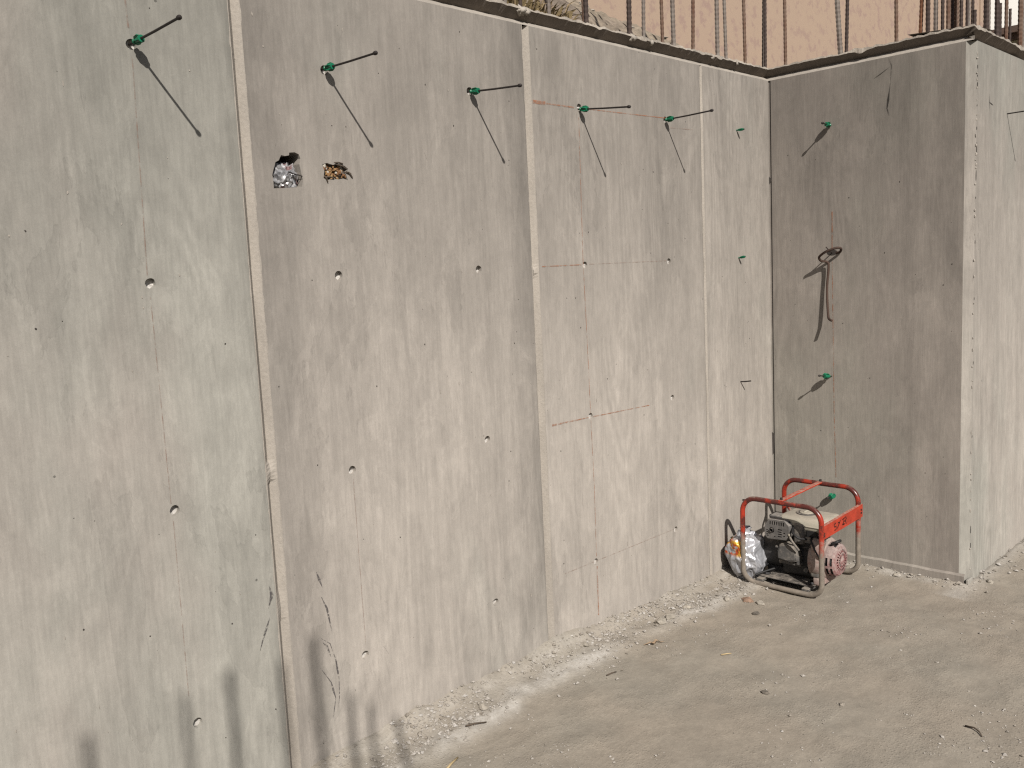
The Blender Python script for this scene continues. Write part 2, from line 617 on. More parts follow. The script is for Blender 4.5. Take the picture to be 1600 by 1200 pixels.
# each entry: start, end, inward direction, inward mitre at the start, inward mitre at the end
for si, (p, q, inn, m0, m1) in enumerate(segs):
    n = int((Vector(q) - Vector(p)).length / .013)
    L = (Vector(q) - Vector(p)).length
    low, lipm = MB(), MB()
    va, vb, vc = [], [], []
    for k in range(n + 1):
        t = k / n
        bx, by = p[0] + (q[0] - p[0]) * t, p[1] + (q[1] - p[1]) * t
        sd = t * L

        def off(d):
            # keep the mitre right at both ends
            if si == 0:
                return (bx + (d if k == n else 0), by + d)
            if si == 1:
                yy = by + (d if k in (0, n) else 0)
                return (bx + d, yy)
            return (bx + (d if k == 0 else 0), by + d)
        j = nz(bx * 9, by * 9, 1.3)
        j2 = nz(bx * 31, by * 31, 7.7)
        drip = max(0, nz(bx * 5, by * 5, 11) - .25) * .03
        o0, o1 = off(0), off(.040)
        va += [(o0[0], o0[1], ZT), (o1[0], o1[1], ZT + .026), (*off(.041), ZT + .027)]
        e = .001 + j * .002 + j2 * .003 - drip * .2
        zl = ZT + .057 + j * .0035 + j2 * .004 - drip
        zt = max(zl + .004, ZT + .066 + j * .004 + j2 * .010)
        vc += [(*off(.0405), ZT + .0265), (*off(max(e, -.006)), zl)]
        vb += [(*off(max(e, -.006)), zl), (*off(max(e, -.006) + .003), zt), (*off(.05), zt + .002 + .005 * nz(bx * 20, by * 20, 3)), (*off(.30), ZT + .085)]
    fa = [(i * 3 + c, (i + 1) * 3 + c, (i + 1) * 3 + c + 1, i * 3 + c + 1) for i in range(n) for c in range(2)]
    fb = [(i * 4 + c, (i + 1) * 4 + c, (i + 1) * 4 + c + 1, i * 4 + c + 1) for i in range(n) for c in range(3)]
    MB().add(vc, [(i * 2, (i + 1) * 2, (i + 1) * 2 + 1, i * 2 + 1) for i in range(n)]).build('top_groove', M['soffit_shade'], wall)
    low.add(va, fa).build('top_chamfer', M['groove'], wall)
    lipm.add(vb, fb).build('broken_top_edge', M['lip'], wall)
# overflow lumps of grout hanging over the groove
for x, s_ in ((-1.845, .016), (-1.81, .010), (-1.86, .008), (-1.155, .014), (-1.02, .012), (-.52, .009), (-.30, .008)):
    mb = MB()
    bm = bmesh.new()
    bmesh.ops.create_icosphere(bm, subdivisions=2, radius=1)
    for v in bm.verts:
        v.co = Vector((v.co.x * s_ * 1.1, v.co.y * s_ * .8, v.co.z * s_ * 1.2)) * (1 + .8 * nz(*(v.co * 1.6 + Vector((x * 9, 0, 0)))))
        v.co += Vector((x, .006, ZT + .052))
    mb.bm(bm).build('grout_lump', M['groove'], wall, smooth=True)
MB().box((-9, .29, ZB), (6, .30, ZT + .084)).build('back_face', M['lip'], wall)


# flat marks: chalk lines, scuffs and hair cracks
def strip(pts, w, mat, name, plane='L', d=.0016):
    mb = MB()
    vs = []
    pts = [Vector(p) for p in pts]
    P = []
    for a, b in zip(pts[:-1], pts[1:]):
        n = max(1, int((b - a).length / .03))
        P += [a + (b - a) * k / n for k in range(n)]
    P.append(pts[-1])
    for i, p in enumerate(P):
        t = (P[min(i + 1, len(P) - 1)] - P[max(i - 1, 0)]).normalized()
        nn = Vector((-t.y, t.x))
        ww = (w if not callable(w) else w(i / max(1, len(P) - 1))) / 2
        for sgn in (1, -1):
            q = p + nn * ww * sgn
            vs.append((q.x, -d, q.y) if plane == 'L' else ((-d, q.x, q.y) if plane == 'R' else (q.x, -W - d, q.y)))
    mb.add(vs, [(i * 2, i * 2 + 1, i * 2 + 3, i * 2 + 2) for i in range(len(P) - 1)])
    return mb.build(name, mat, wall)


strip([(-1.543, 2.235), (-1.549, 1.66), (-1.54, 1.246), (-1.537, 1.013)], .0034, M['chalk'], 'chalk_line')
strip([(-1.5365, 0.985), (-1.53, 0.692), (-1.533, 0.385)], .0034, M['chalk'], 'chalk_line')
strip([(-1.531, .34), (-1.533, 0.12)], .007, M['chalk'], 'chalk_line')
strip([(-1.80, 1.638), (-1.56, 1.639)], .004, M['chalk'], 'chalk_line')
strip([(-1.51, 1.640), (-0.96, 1.641)], .0035, M['chalk_faint'], 'chalk_line')
strip([(-1.78, 0.998), (-1.55, .997)], lambda t: .008 - .004 * t, M['chalk'], 'chalk_line', d=.0019)
strip([(-1.52, .996), (-1.12, 0.990)], .0045, M['chalk'], 'chalk_line')
strip([(-1.741, 0.364), (-0.955, 0.367)], .0035, M['chalk_faint'], 'chalk_line')
strip([(-1.815, 2.271), (-1.74, 2.271)], .014, M['chalk'], 'chalk_line')
strip([(-1.735, 2.271), (-1.57, 2.271)], .006, M['chalk'], 'chalk_line')
strip([(-1.50, 2.272), (-0.93, 2.283)], .004, M['chalk'], 'chalk_line', d=.0013)
strip([(-.9, 2.243), (-0.71, 2.248)], .003, M['chalk_faint'], 'chalk_line')
strip([(-3.372, 2.54), (-3.366, 2.31)], .005, M['chalk_faint'], 'chalk_line')
strip([(-3.363, 2.24), (-3.379, 1.66)], .0035, M['chalk_faint'], 'chalk_line')
strip([(-3.376, 1.60), (-3.374, 1.02)], .0030, M['chalk_faint'], 'chalk_line')
strip([(-3.372, .97), (-3.376, 0.45)], .0030, M['chalk_faint'], 'chalk_line')
strip([(-2.758, .97), (-2.755, .39)], .0025, M['chalk_faint'], 'chalk_line')
strip([(-0.345, 1.85), (-0.345, 1.66)], .006, M['chalk'], 'chalk_line', 'R')
strip([(-0.345, 1.60), (-0.352, 0.835), (-0.361, 0.48)], .0042, M['chalk'], 'chalk_line', 'R')
sc = lambda m: (lambda t: m * (1.15 - abs(2 * t - 1)) * (.8 + .4 * math.sin(t * 17)))
strip([(-3.093, 0.70), (-3.087, 0.667), (-3.102, 0.63)], sc(.010), M['scuff'], 'scuff_mark')
strip([(-3.1, 0.60), (-3.13, 0.537), (-3.144, 0.50)], sc(.016), M['scuff'], 'scuff_mark')
strip([(-2.925, 0.70), (-2.906, 0.641)], sc(.007), M['scuff'], 'scuff_mark')
strip([(-2.912, 0.61), (-2.895, 0.567), (-2.883, 0.487)], sc(.016), M['scuff'], 'scuff_mark')
strip([(-2.925, 0.475), (-2.893, 0.447), (-2.876, 0.386), (-2.869, 0.317), (-2.873, 0.252), (-2.88, 0.221)], sc(.006), M['scuff'], 'scuff_mark')
strip([(-2.937, 0.38), (-2.9, 0.317), (-2.887, 0.257), (-2.902, 0.196)], sc(.006), M['scuff'], 'scuff_mark', d=.002)
strip([(-2.92, 0.46), (-2.905, 0.44), (-2.893, .40)], sc(.007), M['scuff'], 'scuff_mark', d=.0022)
strip([(-2.684, 0.37), (-2.662, 0.332)], sc(.006), M['scuff'], 'scuff_mark')
strip([(-2.372, 2.047), (-2.36, 2.02)], sc(.006), M['scuff'], 'scuff_mark')
strip([(-2.953, 2.03), (-2.944, 2.055)], sc(.004), M['scuff'], 'scuff_mark')
strip([(-2.15, .372), (-2.19, .366)], sc(.008), M['scuff'], 'scuff_mark')
strip([(-2.07, .43), (-2.055, .445)], sc(.006), M['scuff'], 'scuff_mark')
strip([(-0.627, 2.545), (-0.642, 2.509), (-0.637, 2.425)], sc(.004), M['crack'], 'crack', 'R')
strip([(-0.637, 2.43), (-0.622, 2.315), (-0.631, 2.278)], sc(.007), M['crack'], 'crack', 'R', .002)
strip([(-0.636, 2.505), (-0.588, 2.478), (-0.557, 2.463)], sc(.0025), M['crack'], 'crack', 'R', .0022)
strip([(.205, 2.30), (.265, 2.29)], sc(.004), M['crack'], 'crack', 'W')
strip([(.205, 2.34), (.207, 2.26)], sc(.003), M['crack'], 'crack', 'W', .002)

# scattered small knocks and spalls
mb = MB()
for k in range(150):
    if k < 110:
        x, z = random.uniform(-3.9, -.05), random.uniform(.2, 2.5)
        P = lambda a, b: (x + a, -.001, z + b)
    else:
        x, z = random.uniform(-.95, -.05), random.uniform(.15, 2.5)
        P = lambda a, b: (-.001, x + a, z + b)
    r = random.choice((.0010, .0013, .0016, .002, .0028))
    mb.add([P(math.cos(a) * r * random.uniform(.6, 1.2), math.sin(a) * r * random.uniform(.6, 1.4)) for a in [2 * math.pi * q / 7 for q in range(7)]], [tuple(range(7))])
mb.build('pockmark', M['chip_dark'], wall, kind='stuff')
mb = MB()
for k in range(90):
    x, z = random.uniform(-3.9, -.05), random.uniform(.15, 2.5)
    r = random.choice((.0012, .0016, .002, .0028))
    st = random.choice((1, 1, 2, 4))
    n = 8
    mb.add([(x + math.cos(a) * r * random.uniform(.5, 1.2), -.0013, z + math.sin(a) * r * st * random.uniform(.5, 1.3)) for a in [2 * math.pi * q / n for q in range(n)]], [tuple(range(n))])
mb.build('light_spall', M['groove'], wall, kind='stuff')

# ------------------------------------------------------------------ ground
FX = [-30, -20, -14, -10, -8, -6.5, -5.5, -4.6, -4.2] + [-4 + .0165 * k for k in range(348)] + [1.9, 2.3, 3, 4, 6, 10, 18, 30]
FY = [-30, -20, -14, -10, -7, -5.5, -4.5, -3.6, -3.0] + [-2.6 + .0165 * k for k in range(160)] + [.04, .2]


def lerp_tab(x, tab):
    if x <= tab[0][0]:
        return tab[0][1]
    for (a, b), (c, d) in zip(tab[:-1], tab[1:]):
        if x <= c:
            return b + (d - b) * (x - a) / (c - a)
    return tab[-1][1]


BANK = [(-9, .02), (-3.2, .025), (-2.96, .03), (-2.6, .050), (-2.2, .066), (-1.8, .074), (-1.5, .052), (-1.2, .03), (-.64, .018), (-.3, .012), (.1, .01)]
STREAK = [(-9, .2), (-2.8, .19), (-2.58, .19), (-2.03, .14), (-1.46, .15), (-.83, .20), (-.5, .22), (0, .3)]


def ground_z(x, y):
    z = .036 + .007 * nz(x * 1.1, y * 1.1, .5) + .003 * nz(x * 5, y * 5, 2.2, 3) + .0016 * nz(x * 19, y * 19, 5.1, 3)
    # faint sweeping rake and tyre marks
    rr = math.hypot(x + 5.2, y + 6.5)
    z += .0011 * math.sin(rr * 34 + 2.5 * nz(x * 1.5, y * 1.5, 9)) * max(0, nz(x * .9, y * .9, 4) + .25)
    z -= .012 * math.exp(-((x + .50) / .30) ** 2 - ((y + .42) / .28) ** 2)
    if x < .05:
        d = -y
        b = lerp_tab(x, BANK) * (1 + .25 * nz(x * 5, 1.2, .3))
        z += b * math.exp(-(max(d, 0) / .065) ** 1.3) * (1 + .14 * nz(x * 20, y * 20, .7))
        s = lerp_tab(x, STREAK)
        z += .010 * math.exp(-((d - s) / .05) ** 2) * (1 + .6 * nz(x * 13, y * 13, 3))
        near = math.exp(-(d / .26) ** 2)
        z += near * .004 * nz(x * 22, y * 22, 8.8, 2)
    if x > -.3:
        dd = min(abs(x), 1) if y > -W else math.hypot(min(x, 0), -W - y) if x < 0 else -W - y
        z += .014 * math.exp(-(max(dd, 0) / .07) ** 1.5) * (1 + .6 * nz(x * 12, y * 12, .1))
    return z


vs, pw = [], []
for y in FY:
    for x in FX:
        if -4.05 < x < 1.8 and -2.65 < y < .05:
            z = ground_z(x, y)
        else:
            z = .03 + .006 * nz(x * .8, y * .8)
        vs.append((x, y, z))
        p = 0.0
        if x < .1:
            d = -y
            s = lerp_tab(x, STREAK)
            fade = .55 + .9 * nz(x * 1.3, 2.2, 7)
            p = max(0, fade) * math.exp(-((d - s - .03 * nz(x * 4, 5)) / .05) ** 2) * max(0, 1 + .9 * nz(x * 9, y * 9, 2))
            p = max(p, .32 * math.exp(-(d / .13) ** 2) * max(0, .7 + .8 * nz(x * 8, y * 8, 6)))
            p = max(p, .5 * math.exp(-((d - .04) / .018) ** 2) * max(0, .6 + nz(x * 5, y * 20, 9)))
        if x > -.2:
            dd = -W - y
            p = max(p, .5 * math.exp(-(dd / .06) ** 2))
            if y > -W:
                p = max(p, .5 * math.exp(-((x + .04) / .04) ** 2) * max(0, .6 + nz(x * 8, y * 12, 6)))
        pw.append(min(1, max(0, p)))
nx = len(FX)
fs = [(j * nx + i, j * nx + i + 1, (j + 1) * nx + i + 1, (j + 1) * nx + i) for j in range(len(FY) - 1) for i in range(nx - 1)]
s = NT('sandy_ground')
at = s.t.nodes.new('ShaderNodeAttribute')
at.attribute_name = 'powder'
pwd = at.outputs['Fac']
a = s.noise(s.coord(), 1.3, 4, .6)
b = s.noise(s.coord((1, 1.6, 1)), 7, 5, .65)
c = s.noise(s.coord(), 70, 4, .7)
d = s.noise(s.coord(), 240, 3, .7)
colr = s.mix(s.map(a, .35, .65, 0, 1), (0.352, 0.305, 0.245), (0.325, 0.292, 0.240))
f = s.math('MULTIPLY', s.map(b, .3, .7, .90, 1.07), s.map(c, .25, .75, .86, 1.10, False))
f = s.math('MULTIPLY', f, s.map(d, .2, .8, .90, 1.10, False))
colr = s.mulc(colr, f)
colr = s.mix(s.math('MULTIPLY', pwd, s.map(c, .3, .7, .6, 1.0)), colr, (0.56, 0.53, 0.48))
grit = s.map(s.noise(s.coord((1, 1.5, 1)), 3.2, 5, .65), .42, .60, .25, 1.0)
peb = s.map(s.voro(s.coord(), 95), .0, .45, 1, 0)
h = s.math('ADD', s.math('MULTIPLY', c, .8), s.math('MULTIPLY', d, .5))
h = s.math('ADD', h, s.math('MULTIPLY', peb, .7))
h = s.math('MULTIPLY', h, grit)
gm = s.done(colr, .95, s.bump(h, .42, .006), spec=.15)
ground = MB().add(vs, fs).build('ground', gm, smooth=True, kind='structure')
attr = ground.data.attributes.new('powder', 'FLOAT', 'POINT')
attr.data.foreach_set('value', pw)

# gravel and crumbs of concrete, thick along the foot of the wall, thin on the rest
M['stone'] = None
s = NT('gravel_stone')
g = s.t.nodes.new('ShaderNodeNewGeometry')
rp = g.outputs['Random Per Island']
cc = s.mix(rp, (0.29, 0.255, 0.21), (0.50, 0.465, 0.42))
cc = s.mix(s.math('GREATER_THAN', rp, .93), cc, (0.50, 0.47, 0.43))
n = s.noise(s.coord(), 150, 3)
M['stone'] = s.done(s.mulc(cc, s.map(n, .25, .75, .85, 1.12, False)), .95, s.bump(n, .4, .002), spec=.15)

_ico = bmesh.new()
bmesh.ops.create_icosphere(_ico, subdivisions=1, radius=1)
ICO_V = [v.co.copy() for v in _ico.verts]
ICO_F = [tuple(v.index for v in f.verts) for f in _ico.faces]
_ico.free()
_oc = bmesh.new()
bmesh.ops.create_icosphere(_oc, subdivisions=1, radius=1)
_oc.free()
OCT_V = [Vector(v) for v in ((1, 0, 0), (-1, 0, 0), (0, 1, 0), (0, -1, 0), (0, 0, 1), (0, 0, -1))]
OCT_F = [(0, 2, 4), (2, 1, 4), (1, 3, 4), (3, 0, 4), (2, 0, 5), (1, 2, 5), (3, 1, 5), (0, 3, 5)]


def crumb(mb, x, y, r, flat=.6, base=None, V=OCT_V, F=OCT_F):
    z = ground_z(x, y) if base is None else base
    rot = Matrix.Rotation(random.uniform(0, 6.28), 3, 'Z') @ Matrix.Rotation(random.uniform(-.5, .5), 3, 'X')
    sx, sy, sz = r * random.uniform(.7, 1.3), r * random.uniform(.6, 1.1), r * flat * random.uniform(.7, 1.2)
    mb.add([rot @ Vector((v.x * sx * random.uniform(.75, 1.2), v.y * sy * random.uniform(.75, 1.2), v.z * sz * random.uniform(.75, 1.2))) + Vector((x, y, z + sz * .62)) for v in V], F)


mb = MB()
for k in range(8500):
    x = random.uniform(-3.2, .0)
    d = abs(random.gauss(0, .11)) + .003
    if random.random() < .45:
        d = abs(random.gauss(lerp_tab(x, STREAK) - .05, .06))
    if nz(x * 2.2, d * 6, 4) < random.uniform(-.45, .35):
        continue
    crumb(mb, x, -d, min(.012, .0019 + random.expovariate(1 / .0025)))
for k in range(20000):
    x, y = random.uniform(-3.2, 1.6), random.uniform(-2.3, -.15)
    if x > 0 and y > -W:
        continue
    if nz(x * 2.2, y * 2.2, 3.3) + .5 * nz(x * 9, y * 9, 1) < random.uniform(.05, .55):
        continue
    crumb(mb, x, y, min(.010, .0017 + random.expovariate(1 / .0016)))
for k in range(500):
    if random.random() < .55:
        x, y = -abs(random.gauss(.02, .035)), random.uniform(-1.05, -.05)
    else:
        x, y = random.uniform(-.05, 1.5), -W - abs(random.gauss(.01, .06))
    crumb(mb, x, y, min(.014, .002 + random.expovariate(1 / .003)))
mb.build('gravel', M['stone'], kind='stuff')

# single lumps one can point at
M['lump'] = rough_concrete('lump_concrete', (0.40, 0.36, 0.30), 80, .2, .006)
M['brick'] = rough_concrete('brick_red', (0.34, 0.225, 0.16), 90, .2, .004)
M['darkstone'] = rough_concrete('dark_stone', (0.16, 0.14, 0.115), 90, .25, .004)


def lump(name, x, y, r, mat, label, cat, group=None, flat=.65, seed=0):
    mb = MB()
    bm = bmesh.new()
    bmesh.ops.create_icosphere(bm, subdivisions=2, radius=1)
    for v in bm.verts:
        q = v.co.copy()
        k = 1 + .45 * noise.cell((q * 1.1 + Vector((seed * 3.1, seed, 0)))) * .5 + .4 * nz(*(q * 1.3 + Vector((seed * 1.7, 4, seed))))
        v.co = Vector((q.x * r * 1.25 * k, q.y * r * k, q.z * r * flat * k))
    o = mb.bm(bm).build(name, mat, None)
    o.location = (x, y, ground_z(x, y) + r * flat * .35)
    o.rotation_euler = (0, 0, seed * 1.3)
    return tag(o, label, cat, group)


lump('brick_fragment', -.80, -.305, .022, M['brick'], 'small broken piece of orange-red brick in the dust before the generator', 'brick', seed=1)
for k, (x, y, r, lab) in enumerate(((-1.215, -.16, .020, 'largest pale lump in the rubble about midway between the second groove and the generator'),
                                    (-1.285, -.150, .024, 'wide pale lump in the rubble just left of the largest one'),
                                    (-1.07, -.145, .016, 'pale lump in the rubble on the generator side of the largest one'),
                                    (-.86, -.225, .018, 'small grey lump on the dust beside the brick fragment, wall side'),
                                    (-.80, -.37, .015, 'small grey lump on the dust beside the brick fragment, camera side'),
                                    (-1.72, -.075, .017, 'pale lump resting in the rubble at the foot of the second groove'),
                                    (-2.34, -.12, .018, 'pale lump in the rubble nearest the bottom edge of the photo'),
                                    (-.06, -.70, .016, 'pale lump at the foot of the shaded return wall right of the generator'),
                                    (.10, -1.08, .017, 'pale lump of concrete at the foot of the chamfered outer corner'))):
    lump('concrete_lump', x, y, r, M['lump'], lab, 'rubble', 'loose lumps of concrete along the wall foot', seed=k + 2)
lump('dark_stone', -.935, -.42, .014, M['darkstone'], 'little dark stone alone on the sand left of the generator', 'stone', seed=31)
lump('dark_stone', -1.58, -.83, .012, M['darkstone'], 'dark pebble on the open sand in the lower right part of the photo', 'stone', seed=33)


def twig(name, pts, r, mat, label, cat):
    base = Vector((pts[0][0], pts[0][1], ground_z(pts[0][0], pts[0][1])))
    P = [Vector((a, b, ground_z(a, b) + r * .8 + dz)) - base for a, b, dz in pts]
    o = MB().tube(P, [r * (1 - .5 * i / len(P)) for i in range(len(P))], 6).build(name, mat, None, smooth=True)
    o.location = base
    return tag(o, label, cat)


M['wood'] = plain('dark_twig', (0.10, 0.075, 0.055), .85)
M['straw'] = plain('straw', (0.52, 0.40, 0.22), .8)
M['leaf'] = plain('dry_leaf', (0.36, 0.26, 0.17), .85)
twig('twig', [(-1.393, -1.462, .002), (-1.392, -1.49, .006), (-1.405, -1.51, .004), (-1.425, -1.525, .001)], .0032, M['wood'], 'short dark bent twig lying on the sand near the bottom right corner', 'twig')
twig('straw', [(-1.408, -.535, .001), (-1.392, -.552, .003), (-1.375, -.562, .001)], .003, M['straw'], 'single pale yellow straw on the sand in front of the generator', 'straw')
twig('straw', [(-2.72, -.325, .001), (-2.665, -.305, .004), (-2.62, -.288, .001)], .0045, M['straw'], 'yellowish straw at the bottom edge of the photo, close to the wall', 'straw')
twig('twig', [(-2.485, -.18, .004), (-2.45, -.192, .008), (-2.405, -.20, .003)], .0035, M['wood'], 'thin dark stick lying in the white dust at the lower wall foot', 'twig')
twig('twig', [(-1.838, -.288, .002), (-1.815, -.296, .004), (-1.79, -.298, .001)], .003, M['wood'], 'thin brown stick in the white dust below the middle groove', 'twig')
# a curled scrap of dry leaf
mb = MB()
vs = []
for k in range(9):
    t = k / 8
    ww = .010 * math.sin(math.pi * min(.97, max(.06, t)))
    x, y, z = -1.525 + .075 * t, -.235 - .055 * t - .01 * math.sin(t * 6), .006 + .010 * math.sin(t * 7) ** 2
    vs += [(x + ww * .6, y + ww, z + ww * .5), (x, y, z), (x - ww * .6, y - ww, z + ww * .7)]
lf = MB().add(vs, [(k * 3 + c, k * 3 + c + 1, k * 3 + c + 4, k * 3 + c + 3) for k in range(8) for c in range(2)])
off = Vector((-1.5, -.26, ground_z(-1.5, -.26)))
lf.v = [v + Vector((0, 0, off.z)) for v in lf.v]
tag(lf.build('dry_leaf', M['leaf'], None), 'curled brown scrap of dry leaf at the edge of the white dust', 'leaf')

# ------------------------------------------------------------------ tie rods, plugs, hook


def tie_rod(base, tipv, label, group, wing=1.0, rad=.0034, name='tie_rod', cone_at=.012, knob=True):
    b = Vector(base)
    root = empty(name, b, label, 'tie rod', group)
    t = Vector(tipv)
    d = t.normalized()
    MB().tube([b - d * .012, b + t * .5 + Vector((0, 0, -.001)), b + t], rad, 8).build('rod', M['steel'], root, smooth=40)
    if knob:
        MB().lathe([(.0, -.002), (rad * 1.5, -.002), (rad * 1.9, .003), (rad * 1.8, .009), (rad * .8, .013), (0, .013)], b + t - d * .006, d, 10).build('end_stop', M['steel'], root, smooth=40)
    if wing:
        w = wing
        o = b + d * cone_at
        mb = MB()
        mb.lathe([(rad * 1.05, 0), (.0105 * w, 0), (.0105 * w, .004), (.0075 * w, .006), (.0095 * w, .022), (.0125 * w, .034), (.0125 * w, .038), (rad * 1.05, .038)], o, d, 14)
        u = d.orthogonal().normalized()
        v = d.cross(u)
        for k in range(5):
            a = 2 * math.pi * k / 5 + .4 + b.x
            r1 = u * math.cos(a) + v * math.sin(a)
            s1 = d.cross(r1)
            P = [o + r1 * .006 * w + d * .004, o + r1 * .0165 * w + d * .012, o + r1 * .0185 * w + d * .028, o + r1 * .0125 * w + d * .038, o + r1 * .006 * w + d * .037]
            n = len(P)
            th = s1 * .0018 * w
            mb.add([p + th for p in P] + [p - th for p in P], [tuple(range(n)), tuple(range(2 * n - 1, n - 1, -1))] + [(q, q + n, (q + 1) % n + n, (q + 1) % n) for q in range(n)])
        mb.build('cone_nut', M['green'], root)
    return root


ORD = ('first', 'second', 'third', 'fourth', 'fifth', 'sixth', 'seventh', 'eighth', 'ninth', 'tenth', 'eleventh', 'twelfth', 'thirteenth', 'fourteenth', 'fifteenth')
GR = 'tie rods with green nuts along the top of the long wall'
for (b, t, lab) in (((-3.362, 0, 2.270), (.013, -.259, .011), 'dark tie rod with green nut left of the first groove, nearest the camera'),
                    ((-2.760, 0, 2.278), (.016, -.248, .001), 'dark tie rod with green nut just right of the first groove, above the torn hole'),
                    ((-2.142, 0, 2.273), (.011, -.243, -.019), 'dark tie rod with green nut just left of the second groove'),
                    ((-1.538, 0, 2.267), (.003, -.253, -.030), 'dark tie rod with green nut on the red chalk line right of the second groove'),
                    ((-0.941, 0, 2.274), (-.002, -.250, .003), 'dark tie rod with green nut just left of the faint third groove')):
    tie_rod(b, t, lab, GR, .74, cone_at=.008 if b[0] > -3 else .020)
GP = 'green tie plugs in a column beside the inside corner'
for z, dv, lab in ((2.275, (.004, -.042, 0), 'topmost green tie stub on the strip beside the inside corner'), (1.640, (0, -.03, .004), 'small green tie stub on the narrow strip, level with the bent hook'),
                   (1.004, (.004, -.058, .006), 'bare wire tie stub halfway down the narrow strip beside the inside corner'), (.376, (.004, -.045, .010), 'lowest tie stub on the narrow strip, just above the generator')):
    o = tie_rod((-.325, 0, z), dv, lab, GP, .36 if z > 1.2 else 0, .0034, 'tie_stub', .001, knob=False)
GQ = 'tie rods with green nuts on the shaded return wall'
tie_rod((0, -.337, 2.276), (-.085, 0.0, .004), 'short tie rod with green nut at the top of the shaded return wall', GQ, .82, cone_at=.006)
tie_rod((0, -.338, 1.011), (-.092, .022, .012), 'short tie rod with green nut below the bent hook on the return wall', GQ, .9, .0030, cone_at=.020)
tie_rod((0, -.353, .383), (-.062, .010, -.004), 'short tie rod with green nut seen through the generator frame', GQ, .95, cone_at=.004)
tie_rod((.469, -W, 2.270), (-.006, -.24, .004), 'bare tie rod without a nut on the far right wing of the wall', None, 0, .0030)

hk = empty('rebar_hook', (0, -.335, 1.645), 'rusty bar bent into a hook hanging from a hole in the return wall', 'hook')


def smooth_path(P, n=8):
    P = [Vector(p) for p in P]
    out = []
    for i in range(len(P) - 1):
        a, b, c, d = P[max(i - 1, 0)], P[i], P[i + 1], P[min(i + 2, len(P) - 1)]
        for k in range(n):
            t = k / n
            out.append(.5 * ((2 * b) + (c - a) * t + (2 * a - 5 * b + 4 * c - d) * t * t + (3 * b - a - 3 * c + d) * t ** 3))
    return out + [P[-1]]


MB().tube(smooth_path([(.01, -.345, 1.643), (-.006, -.386, 1.645), (-.030, -.404, 1.662), (-.058, -.392, 1.666), (-.072, -.345, 1.650), (-.066, -.307, 1.626), (-.045, -.306, 1.606), (-.026, -.328, 1.598), (-.022, -.335, 1.575), (-.022, -.326, 1.46), (-.036, -.338, 1.335), (-.050, -.350, 1.311), (-.073, -.374, 1.304)]), .0062, 9).build('bent_bar', M['rust_h'], hk, smooth=True)
MB().tube([(.01, -.342, 1.640), (-.05, -.352, 1.655), (-.104, -.362, 1.672)], .0028, 6).build('tie_wire', M['rust_c'], hk, smooth=True)
MB().add([(-.0016, -.345 + a * math.cos(q) * .028, 1.645 + math.sin(q) * .014 * a) for a in (1,) for q in [2 * math.pi * k / 12 for k in range(12)]], [tuple(range(12))]).build('hole', M['chip_dark'], hk)

# ------------------------------------------------------------------ things stuffed in the wall
s = NT('crumpled_foil')
n = s.noise(s.coord(), 30, 4, .6)
v1 = s.voro(s.coord(), 55, 'Distance')
c = s.mix(s.map(n, .3, .7, 0, 1), (0.30, 0.30, 0.31), (0.62, 0.61, 0.61))
c = s.mix(s.map(s.noise(s.coord(loc=(3, 1, 2)), 28, 3), .60, .66, 0, .8), c, (0.30, 0.13, 0.12))
M['foil'] = s.done(c, .38, s.bump(v1, .6, .006), metal=.25, spec=.5, level=.48)
mb = MB()
bm = bmesh.new()
bmesh.ops.create_icosphere(bm, subdivisions=4, radius=1)
for v in bm.verts:
    q = v.co.copy()
    k = 1 + .35 * abs(nz(*(q * 2.2), 4)) - .25 * abs(nz(*(q * 4.5 + Vector((3, 1, 0))), 3))
    v.co = Vector((q.x * .047 * k, q.y * .034 * k, q.z * .044 * k)) + Vector((-2.917, .034, 1.942))
    v.co.x = min(v.co.x, -2.871) if v.co.z < 1.99 else v.co.x
    v.co.z = max(v.co.z, 1.909)
o = mb.bm(bm).build('plastic_wrapper', M['foil'], None, smooth=30)
tag(o, 'crumpled silver plastic wrapper stuffed into the torn hole in the wall', 'wrapper')
MB().box((-3.0, .098, 1.88), (-2.84, .104, 2.04)).build('hole_back', M['chip_dark'], wall)
MB().tube([(-2.905, -.004, 1.955), (-2.885, .0, 1.915)], .0014, 5).build('tie_wire', M['steel'], wall)
MB().tube([(-2.915, -.003, 1.955), (-2.866, .0, 1.945)], .0014, 5).build('tie_wire', M['steel'], wall)
MB().box((-2.80, .0225, 1.925), (-2.68, .026, 2.0)).build('hole_back', M['lip'], wall)
s = NT('wood_scrap')
g = s.t.nodes.new('ShaderNodeNewGeometry')
rp = g.outputs['Random Per Island']
c = s.mix(rp, (0.20, 0.085, 0.035), (0.42, 0.27, 0.12))
c = s.mix(s.math('GREATER_THAN', rp, .82), c, (0.55, 0.50, 0.42))
n = s.noise(s.coord(), 180, 3)
M['scrap'] = s.done(s.mulc(c, s.map(n, .25, .75, .6, 1.15, False)), .9, s.bump(n, .4, .002))
mb = MB()
for k in range(70):
    x, z = random.gauss(-2.745, .028), random.gauss(1.963, .013)
    if not (-2.787 < x < -2.70 and 1.941 < z < 1.984):
        continue
    y = random.uniform(.004, .018)
    r = random.uniform(.004, .0105)
    rot = Matrix.Rotation(random.uniform(0, 6.28), 3, 'Y') @ Matrix.Rotation(random.uniform(-.6, .6), 3, 'X')
    mb.add([rot @ Vector((v.x * r * random.uniform(.7, 1.3), v.y * r * .7, v.z * r * random.uniform(.5, 1))) + Vector((x, y, z)) for v in ICO_V], ICO_F)
o = mb.build('wood_scraps', M['scrap'], None, kind='stuff')
tag(o, 'orange-brown scraps of wood packed in the shallow recess right of the torn hole', 'wood scraps')
